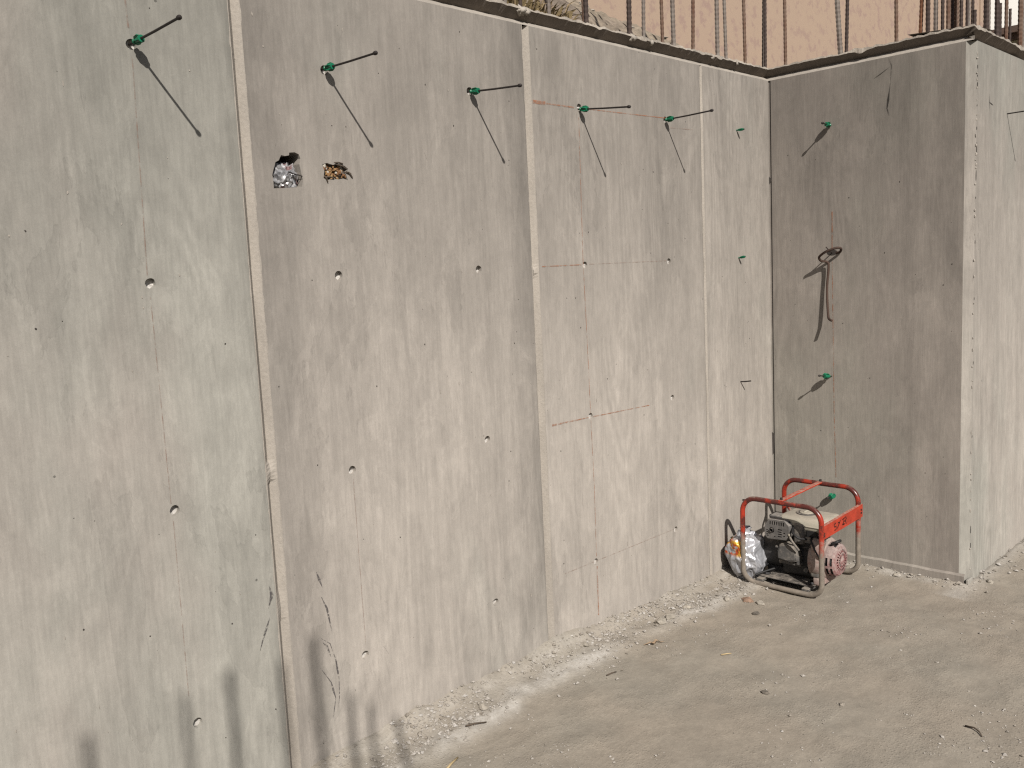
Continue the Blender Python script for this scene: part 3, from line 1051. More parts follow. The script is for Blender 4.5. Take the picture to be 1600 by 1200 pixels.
for (a, b) in (((-2.742, 1.989), (-2.700, 1.973)), ((-2.700, 1.966), (-2.681, 1.948)), ((-2.712, 1.964), (-2.686, 1.960)), ((-2.788, 1.952), (-2.776, 1.930)), ((-2.784, 1.946), (-2.752, 1.943)), ((-2.75, 1.992), (-2.715, 1.990))):
    MB().tube([(a[0], .004, a[1]), ((a[0] + b[0]) / 2, -.006, (a[1] + b[1]) / 2 + .002), (b[0], -.003, b[1])], .0022, 5).build('splinter', M['wood'], wall)

# ------------------------------------------------------------------ starter bars


def bar_mesh(name, h, r=.0085, bend=0.0, seg=.011, lean=(0, 0)):
    mb = MB()
    n = int(h / seg)
    pts, rs = [], []
    for k in range(n + 1):
        t = k / n
        pts.append((bend * t * t + lean[0] * t, lean[1] * t + bend * .4 * math.sin(t * 3), h * t - .03))
        rs.append(r * (1.10 if k % 2 else .94))
    mb.tube(pts, rs, 7)
    me = bpy.data.meshes.new(name)
    me.from_pydata(mb.v, [], mb.f)
    return me


BARS = {}


def rebar(x, y, z, h, mat, label, group, r=.0085, lean=(0, 0), bend=0.0):
    key = (h, r, lean, bend, mat)
    if key not in BARS:
        BARS[key] = bar_mesh('rebar', h, r, bend, lean=lean)
        BARS[key].materials.append(M[mat])
    o = bpy.data.objects.new('rebar', BARS[key])
    o.location = (x, y, z)
    o.rotation_euler = (0, 0, random.uniform(0, 6.28) if lean == (0, 0) else 0)
    col.objects.link(o)
    return tag(o, label, 'rebar', group)


ZR = 2.632
GB1 = 'starter bars along the top of the long wall'
LB = [(.128, .10, 'rust_b', .0095), (.094, .07, 'rust_c', .0085), (-.128, .06, 'rust_a', .0085), (-.312, .06, 'rust_b', .0085), (-.407, .05, 'rust_b', .0105), (-.609, .06, 'rust_a', .0085), (-.768, .06, 'rust_b', .0105), (-.855, .06, 'rust_a', .0080), (-1.002, .06, 'rust_b', .0085), (-1.119, .05, 'rust_c', .0110), (-1.29, .16, 'rust_a', .0085), (-1.423, .04, 'rust_c', .0105), (-1.54, .14, 'rust_b', .0080), (-1.772, .08, 'rust_c', .0075), (-1.857, .08, 'rust_b', .0080)]
for k, (x, y, mat, r) in enumerate(LB):
    rebar(x, y, ZR, 1.15 if k % 3 else 1.25, mat, 'rusty starter bar on the long wall, %s to the left from the inside corner' % ORD[k], GB1, r, (random.uniform(-.02, .02), random.uniform(-.02, .02)))
GB2 = 'starter bars along the top of the return wall'
RB = [(.06, -.066, 'rust_a', .0085, (0, .008)), (.06, -.364, 'rust_b', .0120, (0, .075)), (.06, -.392, 'rust_c', .0085, (0, -.03)), (.06, -.639, 'rust_a', .0085, (0, .01)), (.06, -.749, 'rust_d', .0085, (0, -.04)), (.05, -.788, 'rust_c', .0100, (0, 0)), (.07, -.815, 'rust_b', .0095, (0, .0))]
for k, (x, y, mat, r, ln) in enumerate(RB):
    rebar(x, y, ZR - .005, 1.2, mat, 'starter bar on the return wall, %s to the right from the inside corner' % ORD[k], GB2, r, ln)
GB3 = 'starter bars crowded behind the outer corner'
CB = [(.06, -.849, 'rust_c', .0075, 1.2), (.07, -.87, 'rust_a', .0085, 1.2), (.394, -.76, 'rust_a', .0085, 1.15), (.438, -.76, 'rust_c', .0085, 1.1), (.495, -.76, 'rust_a', .0110, 1.2), (.562, -.76, 'rust_c', .0090, 1.2), (.068, -.952, 'rust_c', .0060, 1.2), (.10, -.945, 'rust_b', .0105, 1.2), (.729, -.76, 'rust_c', .0075, 1.2)]
for k, (x, y, mat, r, h) in enumerate(CB):
    rebar(x, y, ZR - .01, h, mat, 'starter bar in the bunch behind the outer corner, %s from the left' % ORD[k], GB3, r)
GB4 = 'starter bars along the right wing of the wall'
WB = [(.173, -.95, 'rust_c', .0085, .125), (.318, -.955, 'rust_c', .0120, 1.2), (.366, -.95, 'rust_b', .0085, 1.2), (.486, -.95, 'rust_c', .0110, 1.2), (.529, -.95, 'rust_c', .0085, .215), (.627, -.95, 'rust_a', .0085, 1.2), (.686, -.95, 'rust_c', .0065, .215), (.850, -.95, 'rust_a', .0115, 1.2), (.897, -.95, 'rust_b', .0085, 1.2), (1.1, -.95, 'rust_a', .0085, 1.2)]
for k, (x, y, mat, r, h) in enumerate(WB):
    rebar(x, y, ZR - .01, h, mat, '%sstarter bar on the right wing of the wall, %s from the outer corner' % ('short sawn-off ' if h < .5 else 'tall rusty ', ORD[k]), GB4, r)
# a slanting tie between two bars
o = MB().tube([(-1.40, .06, 2.80), (-1.29, .15, 2.83)], .003, 6).build('tie_wire', M['rust_b'], None)
tag(o, 'thin slanting wire between two starter bars near the dry weeds', 'wire')

# ------------------------------------------------------------------ soil bank and the buildings behind
SOIL = [(-9, 5.2), (-3, 4.6), (-1.5, 4.2), (-.3, 3.84), (.5, 3.62), (1.38, 3.52), (2.6, 3.50), (3.9, 3.50), (5, 3.35), (7, 3.0), (10, 2.7), (14, 2.6)]


def soil_z(x, y):
    zs = lerp_tab(x, SOIL)
    t = min(1, max(0, (y - .28) / 1.92))
    z = 2.60 + (zs - 2.60) * t ** .92
    if x > .3 and y < .3:
        z = 2.55
    rough = min(1, max(.15, 1.2 - (x + .8) * .5))
    return z + rough * (.07 * nz(x * 2.2, y * 2.2, 3, 4) + .035 * nz(x * 8, y * 8, 1, 3)) * min(1, t * 6 + .15)


sx_ = [-9 + k * .5 for k in range(13)] + [-2.9 + k * .045 for k in range(140)] + [3.5 + k * .4 for k in range(30)] + [18, 24, 32]
sy_ = [-.72, -.4, 0, .15, .285] + [.33 + k * .047 for k in range(42)] + [3.5, 6, 12, 30]
vs = []
for y in sy_:
    for x in sx_:
        yy = y if x > .29 or y >= .285 else .285
        vs.append((x, yy, soil_z(x, yy)))
n = len(sx_)
s = NT('bank_soil')
a = s.noise(s.coord(), 1.6, 4, .6)
b = s.noise(s.coord(), 14, 5, .7)
c = s.noise(s.coord(), 60, 4, .7)
X = s.xyz()
redmask = s.math('MULTIPLY', s.map(s.math('ABSOLUTE', s.math('ADD', X[0], 1.55)), .2, .75, 1, 0), s.map(s.noise(s.coord(), 2.3, 4), .42, .58, 0, 1))
cc = s.mix(s.map(a, .4, .6, 0, 1), (0.25, 0.205, 0.165), (0.33, 0.275, 0.21))
cc = s.mix(redmask, cc, (0.26, 0.145, 0.095))
f = s.math('MULTIPLY', s.map(b, .28, .7, .6, 1.15), s.map(c, .25, .75, .8, 1.12, False))
bs = s.done(s.mulc(cc, f), .95, s.bump(s.math('ADD', b, s.math('MULTIPLY', c, .4)), .7, .012), spec=.1)
MB().add(vs, [(j * n + i, j * n + i + 1, (j + 1) * n + i + 1, (j + 1) * n + i) for j in range(len(sy_) - 1) for i in range(n - 1)]).build('soil_bank', bs, smooth=True, kind='structure')
mb = MB()
for k in range(500):
    x, y = random.uniform(-1.9, 2.2), random.uniform(.3, 2.1)
    if random.random() > 1.1 - (x + 1.2) * .28:
        continue
    crumb(mb, x, y, min(.03, .004 + random.expovariate(1 / .006)), base=soil_z(x, y))
mb.build('loose_stones', M['stone'], kind='stuff')


def weed(loc, n, h, spread, label, seed):
    random.seed(seed)
    root = empty('dry_weed', loc, label, 'weed', 'dry weeds on the soil bank')
    L0 = Vector(loc)
    for nm, mat, cnt, hh in (('stem', M['weed_stem'], n // 4, h), ('blade', M['weed_leaf'], n, h * .7)):
        mb = MB()
        for k in range(cnt):
            a = random.uniform(0, 6.28)
            r = random.uniform(0, spread)
            p = L0 + Vector((math.cos(a) * r, math.sin(a) * r * .6, -.02))
            d = Vector((math.cos(a) * random.uniform(.1, .8), math.sin(a) * random.uniform(.1, .8), random.uniform(.6, 1))).normalized()
            ln = hh * random.uniform(.4, 1)
            w = random.uniform(.002, .006) if nm == 'blade' else .0022
            sd = d.cross(Vector((random.random(), random.random(), .3))).normalized() * w
            droop = Vector((d.x, d.y, -.4)) * ln * .35
            q0, q1, q2 = p, p + d * ln * .55, p + d * ln * .8 + droop
            mb.add([q0 - sd, q0 + sd, q1 + sd, q1 - sd, q2], [(0, 1, 2, 3), (3, 2, 4)])
        mb.build(nm, mat, root, kind='stuff')


M['weed_stem'] = plain('weed_stem', (0.30, 0.22, 0.12), .9)
M['weed_leaf'] = plain('weed_leaf', (0.20, 0.15, 0.075), .9, k=.4, scale=25)
M['weed_leaf2'] = plain('weed_leaf_pale', (0.36, 0.29, 0.17), .9, k=.3, scale=25)
weed((-1.50, .40, soil_z(-1.50, .40)), 170, .20, .15, 'olive brown weed tuft left of the thick dark bar', 5)
weed((-1.22, .45, soil_z(-1.22, .45)), 170, .21, .15, 'dry weed tuft on the bank right of the thick dark bar', 6)
weed((-.98, .36, soil_z(-.98, .36)), 80, .09, .12, 'low reddish dry tuft behind the wall edge', 7)
M['weed_leaf'] = M['weed_leaf2']
weed((.30, .55, soil_z(.30, .55)), 60, .10, .12, 'pale dry grass tuft behind the inside corner', 8)
random.seed(77)

s = NT('pink_render')
X = s.xyz()
a = s.noise(s.coord(), .7, 4, .6)
b = s.noise(s.coord(), 9, 4, .65)
n2 = s.noise(s.coord((1, 1, .6)), 4.5, 5, .7)
peel = s.map(s.math('ADD', X[2], s.math('MULTIPLY_ADD', n2, -.5, .25)), 3.60, 3.70, 1, 0)
peel = s.math('MULTIPLY', peel, s.map(b, .38, .5, .3, 1))
cc = s.mix(s.map(a, .35, .65, 0, 1), (0.365, 0.258, 0.215), (0.355, 0.245, 0.212))
cc = s.mulc(cc, s.map(b, .3, .7, .95, 1.04))
cc = s.mix(s.math('MULTIPLY', peel, .7), cc, (0.45, 0.345, 0.25))
M['pink'] = s.done(cc, .9, s.bump(b, .12, .006), spec=.2)
pk = empty('pink_building', (2, 2.2, 2), 'salmon pink rendered building standing behind the wall and its starter bars', 'building')
MB().box((-6, 2.2, 1.6), (10.05, 9, 8.5)).build('wall', M['pink'], pk)
MB().box((10.05, 2.18, 1.6), (10.30, 9, 8.55)).build('corner_pilaster', M['pink'], pk)
MB().box((-6.1, 2.1, 8.56), (10.4, 9.1, 8.75)).build('roof_slab', M['lip'], pk)
wb = empty('white_building', (14, 4, 2), 'white rendered building with a dark brown beam at the far right', 'building')
M['white'] = plain('white_render', (0.80, 0.79, 0.74), .85, k=.04, scale=3, level=1)
M['brown'] = plain('brown_beam', (0.13, 0.085, 0.065), .7, k=.25, scale=12)
M['cream'] = plain('cream_render', (0.56, 0.54, 0.40), .9, k=.08, scale=4)
MB().box((14, -2, 5.57), (22, 14, 11)).build('upper_wall', M['white'], wb)
MB().box((14.05, -2, 2.3), (22, 14, 5.345)).build('lower_wall', M['cream'], wb)
MB().box((13.93, -2, 5.348), (14.3, 14, 5.45)).build('beam', M['brown'], wb)
MB().box((13.85, -2, 5.453), (14.3, 14, 5.567)).build('beam', M['brown'], wb)
MB().box((13.8, -2.1, 11.003), (22.2, 14.1, 11.15)).build('roof_slab', M['lip'], wb)

# ------------------------------------------------------------------ the wall behind the camera whose bars throw the shadows at lower left
ow = empty('concrete_wall', (-8, -3.55, 0), 'low grey concrete wall with starter bars standing behind the camera', 'wall')
MB().box((-13, -3.75, -.1), (-4.55, -3.40, 2.15), .01).build('panel', M['panel_c'], ow)
for k, (x, zt) in enumerate(((-3.661, .446), (-3.391, .46), (-3.246, .476), (-3.071, .444), (-2.951, .488), (-2.83, .246), (-2.753, .183), (-2.645, .093))):
    d = SUN * (3.55 / SUN.y)
    top = Vector((x, 0, zt)) - d
    rebar(top.x, -3.55, 2.15, round(top.z - 2.12, 3), 'rust_a', 'starter bar on the low wall behind the camera, %s from the left' % ORD[k], 'starter bars on the wall behind the camera', .0108 if k in (0, 2, 4, 5) else .0085)

# ------------------------------------------------------------------ generator
GZ = .036
DUST = (0.315, 0.270, 0.215)
M['red'] = dusty('red_paint', (0.40, 0.038, 0.018), (0.25, 0.212, 0.17), .30, 0, .34, (.12, .40), 30, wear=(0.07, 0.022, 0.018))
M['red_plate'] = dusty('red_plate_paint', (0.48, 0.050, 0.022), (0.42, 0.25, 0.19), .42, 0, .36, None, 70)
M['tank'] = dusty('cream_tank', (0.47, 0.44, 0.355), (0.40, 0.355, 0.285), .5, 0, .5, None, 22)
M['guard'] = dusty('muffler_guard', (0.16, 0.15, 0.14), (0.27, 0.245, 0.215), .7, .2, .5, None, 60)
M['engine'] = dusty('engine_metal', (0.055, 0.052, 0.05), (0.27, 0.235, 0.195), .6, .3, .34, None, 40)
M['dustgrey'] = dusty('dusty_plastic', (0.10, 0.095, 0.09), (0.285, 0.25, 0.205), .8, 0, .58, None, 45)
M['pinkred'] = dusty('dusty_red_cover', (0.34, 0.17, 0.15), (0.38, 0.30, 0.26), .85, 0, .86, None, 45)
M['pinkred2'] = dusty('red_starter', (0.32, 0.085, 0.085), (0.36, 0.275, 0.25), .8, 0, .80, None, 70)
gen = empty('generator', (-.375, -.36, GZ), 'red tube-framed portable generator, thick with dust, standing in the corner', 'generator')


def hoop(x, y0, y1, z0, z1, rad, name):
    P = []
    for cy, cz, a0 in ((y0 - rad, z1 - rad, 0), (y1 + rad, z1 - rad, 90), (y1 + rad, z0 + rad * .8, 180), (y0 - rad, z0 + rad * .8, 270)):
        for k in range(9):
            a = R(a0 + k * 90 / 8)
            rz = rad if cz > .2 else rad * .8
            P.append((x, cy + math.cos(a) * rad, cz + math.sin(a) * rz))
    # run the straight lengths in several steps
    Q = []
    for a, b in zip(P, P[1:] + P[:1]):
        a, b = Vector(a), Vector(b)
        m = max(1, int((b - a).length / .03))
        Q += [a + (b - a) * k / m for k in range(m)]
    return MB().tube(Q, .0125, 14, closed=True).build(name, M['red'], gen, smooth=True)


hoop(-.582, -.152, -.563, .043, .468, .072, 'frame_hoop')
hoop(-.175, -.158, -.556, .047, .482, .070, 'frame_hoop')
# handle strap from hoop to hoop
MB().box((-.590, -.373, .479), (-.163, -.347, .486), .0015).build('handle_bar', M['red_plate'], gen)
recalc(gen.children[-1])
hb = gen.children[-1]
for v in hb.data.vertices:                      # rises to the taller rear hoop
    wx = v.co.x - .375
    t = (wx + .590) / .427 if False else ((v.co.x + (-.375)) + .590) / .427
    v.co.z += .010 * t - .003
for x, z in ((-.578, .489), (-.176, .499)):
    MB().lathe([(0, .006), (.006, .006), (.007, .0), (.007, -.004)], (x, -.36, z - .002), (0, 0, 1), 8).build('bolt', M['steel'], gen)


def side_plate(y, sgn, zf, zr, hgt, name):
    a, b = (-.590, -.160)
    mb = MB()
    P = []
    for x, z in ((a, zf), (b, zr)):
        P += [(x, y, z), (x, y, z + hgt), (x, y + sgn * .003, z), (x, y + sgn * .003, z + hgt), (x, y + sgn * .014, z - .001), (x, y + sgn * .014, z + hgt + .001)]
    mb.add(P, [(0, 1, 7, 6), (1, 5, 11, 7), (0, 6, 10, 4), (2, 8, 9, 3), (0, 4, 2), (6, 8, 10), (0, 2, 3, 1), (6, 7, 9, 8)])
    return recalc(mb.build(name, M['red_plate'], gen))


sp = side_plate(-.572, 1, .322, .339, .064, 'side_plate')
MB().tube([(-.177, -.160, .385), (-.235, -.195, .365), (-.325, -.290, .345)], .007, 8).build('tank_strut', M['red'], gen, smooth=True)
for x, z in ((-.572, .352), (-.572, .340), (-.178, .378), (-.178, .362)):
    MB().lathe([(0, .003), (.0045, .003), (.005, 0)], (x, -.572, z), (0, -1, 0), 8).build('bolt', M['steel'], gen)
# the worn dark marks on the plate
M['ink'] = mark_mat('worn_print', (0.045, 0.025, 0.02), .34, .52, .9, 140)


def plate_stroke(pts, w):
    vs = []
    P = [Vector(p) for p in pts]
    for i, p in enumerate(P):
        t = (P[min(i + 1, len(P) - 1)] - P[max(i - 1, 0)]).normalized()
        nn = Vector((-t.y, t.x)) * w / 2
        for g_ in (1, -1):
            q = p + nn * g_
            vs.append((q.x, -.5728, q.y + .04 * (q.x + .59)))
    MB().add(vs, [(i * 2, i * 2 + 1, i * 2 + 3, i * 2 + 2) for i in range(len(P) - 1)]).build('worn_print', M['ink'], sp)


for pts in ([(-.455, .370), (-.470, .366), (-.468, .354), (-.450, .352), (-.450, .340), (-.468, .336)], [(-.440, .338), (-.420, .356), (-.405, .372)], [(-.432, .366), (-.415, .360)],
            [(-.378, .338), (-.372, .356), (-.368, .372)], [(-.390, .366), (-.352, .372)], [(-.372, .356), (-.350, .352), (-.345, .336)], [(-.350, .372), (-.343, .362), (-.352, .354)], [(-.392, .345), (-.36, .340)]):
    plate_stroke(pts, .007)

# bottom rails and rubber mounts
for y in (-.235, -.475):
    MB().box((-.575, y - .018, .052), (-.178, y + .018, .066), .003).build('base_rail', M['dustgrey'], gen)
for x in (-.50, -.30):
    for y in (-.235, -.475):
        MB().lathe([(.016, 0), (.020, .008), (.016, .016)], (x, y, .066), (0, 0, 1), 12).build('rubber_mount', M['black'], gen)

# fuel tank with filler
tk = MB().box((-.503, -.546, .318), (-.322, -.300, .388), .024).build('fuel_tank', M['tank'], gen, smooth=40)
MB().box((-.508, -.551, .346), (-.317, -.295, .352), .003).build('tank_seam', M['tank'], tk)
MB().lathe([(.052, -.004), (.050, .004), (.038, .005), (.036, -.003), (.034, -.004)], (-.412, -.405, .388), (0, 0, 1), 28).build('filler_neck', M['engine'], tk, smooth=40)
capm = MB().lathe([(.034, -.002), (.034, .007), (.030, .010), (0, .010)], (-.412, -.405, .387), (0, 0, 1), 28)
capm.box((-.439, -.409, .395), (-.385, -.401, .403), .002)
capm.build('filler_cap', M['tank'], tk, smooth=40)

# muffler: perforated guard in front of a dark box
OUT = [(-.246, .330), (-.268, .364), (-.350, .366), (-.374, .343), (-.374, .296), (-.358, .272), (-.262, .266), (-.246, .282)]
slots = []


def rect(cy, cz, wy, wz):
    return [(cy - wy / 2, cz - wz / 2), (cy + wy / 2, cz - wz / 2), (cy + wy / 2, cz + wz / 2), (cy - wy / 2, cz + wz / 2)]


for k in range(7):
    slots.append(rect(-.276 - k * .0118, .348, .0052, .018))
slots.append(circle((-.284, .311), .0135, 18))
for k in range(4):
    slots.append(rect(-.328 + (.002 if k % 2 else 0), .319 - k * .0115, .021, .0050))
    if k < 3:
        slots.append(rect(-.259, .309 - k * .0105, .007, .0045))
for k in range(2):
    slots.append(rect(-.262, .281 - k * .0065, .010, .0035)) if k == 0 else None
slots.append(rect(-.300, .281, .006, .004))
slots.append(rect(-.350, .305, .009, .0045))
slots.append(rect(-.350, .290, .009, .0045))
OUT = OUT[::-1] if False else OUT
vv, ff = cdt(OUT, slots)
mg = empty_dummy = None
gm_ = MB()
gm_.add([(-.536, v.x, v.y) for v in vv], ff)
n = len(OUT)
IN = [(-.310 + (p[0] + .310) * 1.07, .316 + (p[1] - .316) * 1.07) for p in OUT]
gm_.add([(-.536, *p) for p in OUT] + [(-.526, *p) for p in IN] + [(-.450, *p) for p in IN], [(k, (k + 1) % n, n + (k + 1) % n, n + k) for k in range(n)] + [(n + k, n + (k + 1) % n, 2 * n + (k + 1) % n, 2 * n + k) for k in range(n)])
guard = recalc(gm_.build('muffler_guard', M['guard'], gen))
MB().box((-.526, -.370, .268), (-.455, -.252, .362), .012).build('muffler', M['black'], gen)
MB().lathe([(.0095, -.008), (.0095, .020), (.0075, .020), (.0075, -.008)], (-.524, -.284, .311), (-1, 0, 0), 14).build('exhaust_pipe', M['engine'], gen)
MB().box((-.50, -.385, .362), (-.44, -.25, .376), .004).build('heat_shield', M['guard'], gen)

# air cleaner, carburettor and the dark works behind
MB().box((-.512, -.438, .256), (-.410, -.384, .358), .010).build('air_cleaner', M['dustgrey'], gen, smooth=40)
MB().lathe([(0, .006), (.006, .006), (.007, 0)], (-.512, -.412, .268), (-1, 0, 0), 8).build('air_cleaner_knob', M['engine'], gen)
MB().box((-.500, -.500, .225), (-.400, -.442, .335), .008).build('carburettor', M['black'], gen)
MB().box((-.478, -.470, .205), (-.455, -.445, .225), .003).build('drain_cup', M['engine'], gen)

# cylinder head cover with fins and spark lead
def hull(pts_a, pts_b):
    n = len(pts_a)
    return MB().add(list(pts_a) + list(pts_b), [tuple(range(n)), tuple(range(2 * n - 1, n - 1, -1))] + [(k, k + n, (k + 1) % n + n, (k + 1) % n) for k in range(n)])


A = [(-.302, .165), (-.300, .205), (-.316, .248), (-.345, .256), (-.385, .250), (-.400, .220), (-.412, .190), (-.410, .168), (-.36, .158)]
bmm = bmesh.new()
vA = [bmm.verts.new((-.528, -.357 + (y + .357) * .86, .206 + (z - .206) * .84)) for y, z in A]
vB = [bmm.verts.new((-.510, y, z)) for y, z in A]
vC = [bmm.verts.new((-.470, y, z)) for y, z in A]
bmm.faces.new(vA)
for P, Q in ((vA, vB), (vB, vC)):
    for k in range(len(A)):
        bmm.faces.new((P[k], P[(k + 1) % len(A)], Q[(k + 1) % len(A)], Q[k]))
bmesh.ops.bevel(bmm, geom=bmm.edges[:], offset=.004, segments=2, affect='EDGES')
recalc(MB().bm(bmm).build('cylinder_head_cover', M['dustgrey'], gen, smooth=40))
MB().box((-.500, -.416, .140), (-.462, -.300, .156), .004).build('head_flange', M['dustgrey'], gen)
MB().box((-.508, -.413, .150), (-.47, -.398, .195), .003).build('head_bracket', M['dustgrey'], gen)
for k in range(6):
    x = -.460 + k * .011
    MB().box((x, -.425, .150 - k * .004), (x + .004, -.292, .270 - k * .004)).build('cooling_fin', M['engine'], gen)
MB().tube(smooth_path([(-.530, -.376, .300), (-.548, -.392, .285), (-.546, -.412, .258), (-.535, -.425, .234)], 5), [.0045] * 3 + [.0058] * 13, 8).build('spark_lead', M['dustgrey'], gen, smooth=True)
MB().lathe([(0, -.009), (.006, -.007), (.009, 0), (.006, .007), (0, .009)], (-.532, -.377, .301), (-1, 0, 0), 12).build('spark_cap', M['tank'], gen, smooth=True)
MB().lathe([(0, -.01), (.005, -.01), (.006, 0), (0, .002)], (-.520, -.297, .226), (0, 1, 0), 8).build('rocker_bolt', M['dustgrey'], gen)

# crankcase, alternator and foot
MB().box((-.470, -.470, .082), (-.300, -.300, .215), .018).build('crankcase', M['engine'], gen, smooth=40)
MB().lathe([(.0, 0), (.062, 0), (.085, .008), (.088, .02), (.088, .10), (.080, .115), (.03, .120), (0, .120)], (-.39, -.300, .172), (0, 1, 0), 28).build('alternator', M['engine'], gen, smooth=40)
MB().box((-.43, -.30, .066), (-.35, -.20, .095), .004).build('alternator_foot', M['engine'], gen)
MB().lathe([(0, .03), (.012, .03), (.014, .01), (.014, 0)], (-.468, -.44, .118), (-1, 0, .35), 10).build('oil_plug', M['dustgrey'], gen, smooth=40)
MB().box((-.515, -.535, .225), (-.470, -.482, .300), .006).build('control_box', M['dustgrey'], gen)
MB().lathe([(0, .012), (.009, .012), (.010, 0)], (-.516, -.510, .272), (-1, 0, 0), 12).build('switch', M['tank'], gen)
MB().box((-.515, -.520, .105), (-.465, -.470, .165), .010).build('side_cover', M['dustgrey'], gen, smooth=40)

# fan cover and recoil starter, facing the open side
FC = Vector((-.432, .010, .190))
fc = MB().lathe([(.102, .0), (.104, .035), (.100, .055), (.093, .066), (.082, .070)], (FC.x, FC.y - .478, FC.z), (0, -1, 0), 36)
fan = recalc(fc.build('fan_cover', M['pinkred'], gen, smooth=40))
MB().box((-.535, -.535, .192), (-.42, -.480, .300), .02).build('cover_shoulder', M['pinkred'], fan, smooth=40)
MB().box((-.515, -.530, .066), (-.33, -.482, .11), .012).build('cover_foot', M['pinkred'], fan, smooth=40)
rs = MB().lathe([(.082, -.004), (.084, .010), (.083, .020), (.081, .030), (.078, .040), (.070, .048), (.058, .051)], (FC.x, FC.y - .548, FC.z), (0, -1, 0), 40, skip=lambda i, k: i in (1, 3) and k % 4 != 0 and (k // 4) % 10 not in (2, 7))
rec = rs.build('recoil_starter', M['pinkred2'], gen)
MB().lathe([(.0765, -.004), (.0765, .030), (.068, .044)], (FC.x, FC.y - .548, FC.z), (0, -1, 0), 30).build('inner_drum', M['black'], rec)
sl = []
for k in range(22):
    a = 2 * math.pi * k / 22
    for r0, r1 in ((.024, .034), (.040, .053)):
        w = .0024 if r0 < .03 else .0034
        ca, sa = math.cos(a), math.sin(a)
        sl.append([(ca * r0 - sa * w, sa * r0 + ca * w), (ca * r0 + sa * w, sa * r0 - ca * w), (ca * r1 + sa * w, sa * r1 - ca * w), (ca * r1 - sa * w, sa * r1 + ca * w)])
vv, ff = cdt(circle((0, 0), .058, 40), sl)
MB().add([(FC.x + v.x, FC.y - .599 - .006 * (1 - (v.length / .058) ** 2), FC.z + v.y) for v in vv], ff).build('starter_face', M['pinkred2'], rec)
MB().lathe([(0, .0), (.056, .0)], (FC.x, FC.y - .592, FC.z), (0, -1, 0), 24).build('starter_back', plain('deep_red', (0.22, 0.02, 0.025), .7), rec)
MB().lathe([(0, .006), (.010, .005), (.016, 0)], (FC.x, FC.y - .604, FC.z), (0, -1, 0), 16).build('starter_boss', M['pinkred2'], rec, smooth=True)
MB().tube(smooth_path([(-.475, -.560, .275), (-.470, -.585, .288), (-.445, -.59, .290)], 4), .007, 8).build('pull_handle', M['black'], rec, smooth=True)
# cables and linkage
MB().tube(smooth_path([(-.500, -.47, .30), (-.535, -.49, .285), (-.545, -.52, .24), (-.520, -.545, .19), (-.49, -.53, .15)], 6), .0042, 8).build('cable', M['black'], gen, smooth=True)
MB().tube(smooth_path([(-.51, -.385, .335), (-.545, -.40, .32), (-.55, -.43, .30), (-.52, -.455, .29)], 6), .0055, 8).build('fuel_hose', M['black'], gen, smooth=True)
MB().tube(smooth_path([(-.41, -.31, .12), (-.47, -.27, .10), (-.52, -.23, .085), (-.55, -.20, .07)], 6), .0055, 8).build('power_cable', M['black'], gen, smooth=True)
MB().tube([(-.515, -.44, .245), (-.518, -.50, .262)], .0022, 6).build('throttle_rod', M['engine'], gen)
MB().box((-.520, -.478, .272), (-.505, -.446, .300), .003).build('choke_plate', M['dustgrey'], gen)
# underside pan in the shade
MB().box((-.545, -.50, .0665), (-.205, -.21, .0705), .001).build('base_plate', M['engine'], gen)

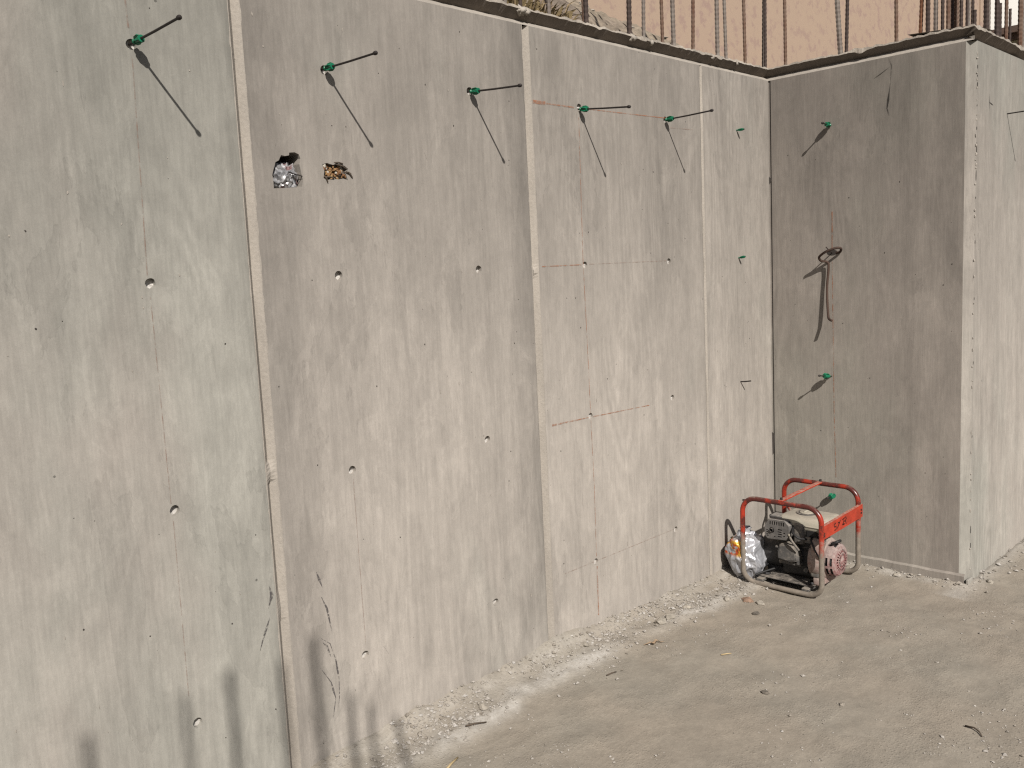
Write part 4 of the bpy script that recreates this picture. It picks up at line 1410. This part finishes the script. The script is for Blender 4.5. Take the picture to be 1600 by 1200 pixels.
# ------------------------------------------------------------------ silver bag
s = NT('silver_bag')
n = s.noise(s.coord(), 9, 4, .6)
v1 = s.voro(s.coord(), 26, 'Distance', 'F1')
v2 = s.noise(s.coord((1, 1, .35)), 24, 4, .65, 1.5)
X = s.xyz()
c = s.mix(s.map(n, .35, .65, 0, 1), (0.46, 0.47, 0.50), (0.66, 0.66, 0.69))
pm = s.math('MULTIPLY', s.map(s.math('SUBTRACT', X[0], X[1]), -.045, -.075, 0, 1), s.map(s.math('ABSOLUTE', s.math('SUBTRACT', X[2], .165)), .030, .048, 1, 0))
po = s.noise(s.coord(loc=(4, 2, 1)), 34, 3, .6)
orange = s.mix(s.map(po, .45, .55, 0, 1), (0.62, 0.10, 0.03), (0.80, 0.42, 0.05))
c = s.mix(s.math('MULTIPLY', pm, s.map(s.noise(s.coord(loc=(1, 9, 1)), 18, 2), .40, .46, 0, 1)), c, orange)
M['bag'] = s.done(c, .30, s.bump(v2, .22, .006), metal=.45, spec=.6, level=.66)
bm = bmesh.new()
bmesh.ops.create_icosphere(bm, subdivisions=6, radius=1)
for v in bm.verts:
    q = v.co.copy()
    f = 1.0
    f += .14 * nz(q.x * 1.2 + 3, q.y * 1.2, q.z * 1.2, 2)
    wq = q + .35 * Vector((noise.noise(q * 1.4), noise.noise(q * 1.4 + Vector((5, 0, 0))), noise.noise(q * 1.4 + Vector((0, 7, 0)))))
    dd, pp = noise.voronoi(wq * 1.55)
    f += .26 * (min(.5, dd[1] - dd[0]) - .25) * -1 + .02
    dd, pp = noise.voronoi(wq * 3.3 + Vector((2, 1, 5)))
    f -= .12 * (min(.4, dd[1] - dd[0]) - .2)
    a = math.atan2(q.y, q.x)
    f *= 1 - .22 * max(0, q.z) ** 3                     # gathered towards its neck
    f += .05 * math.sin(a * 7 + 3 * noise.noise(q * 1.5)) * max(0, q.z) ** 1.5
    p = Vector((q.x * .106 * f, q.y * .096 * f, q.z * .130 * f))
    p.z = max(p.z, -.118 + .004 * nz(p.x * 30, p.y * 30))
    v.co = p + Vector((-.485, -.120, .152))
bg_ = empty('plastic_bag', (-.485, -.120, .034), 'full silver-white plastic bag with orange print, between the generator and the wall', 'bag')
MB().bm(bm).build('bag_body', M['bag'], bg_, smooth=True)
mb = MB()
vs = []
for k in range(15):                                     # crumpled neck of the bag
    a = 2 * math.pi * k / 14
    for j, (r, z) in enumerate(((.034, .252), (.020, .266), (.030, .282))):
        rr = r * (1 + .35 * math.sin(a * 5 + j) + .2 * math.sin(a * 9))
        vs.append((-.480 + math.cos(a) * rr, -.110 + math.sin(a) * rr * .7, z + .006 * math.sin(a * 3)))
mb.add(vs, [(k * 3 + c, (k + 1) * 3 + c, (k + 1) * 3 + c + 1, k * 3 + c + 1) for k in range(14) for c in range(2)])
mb.build('bag_neck', M['bag'], bg_, smooth=True)
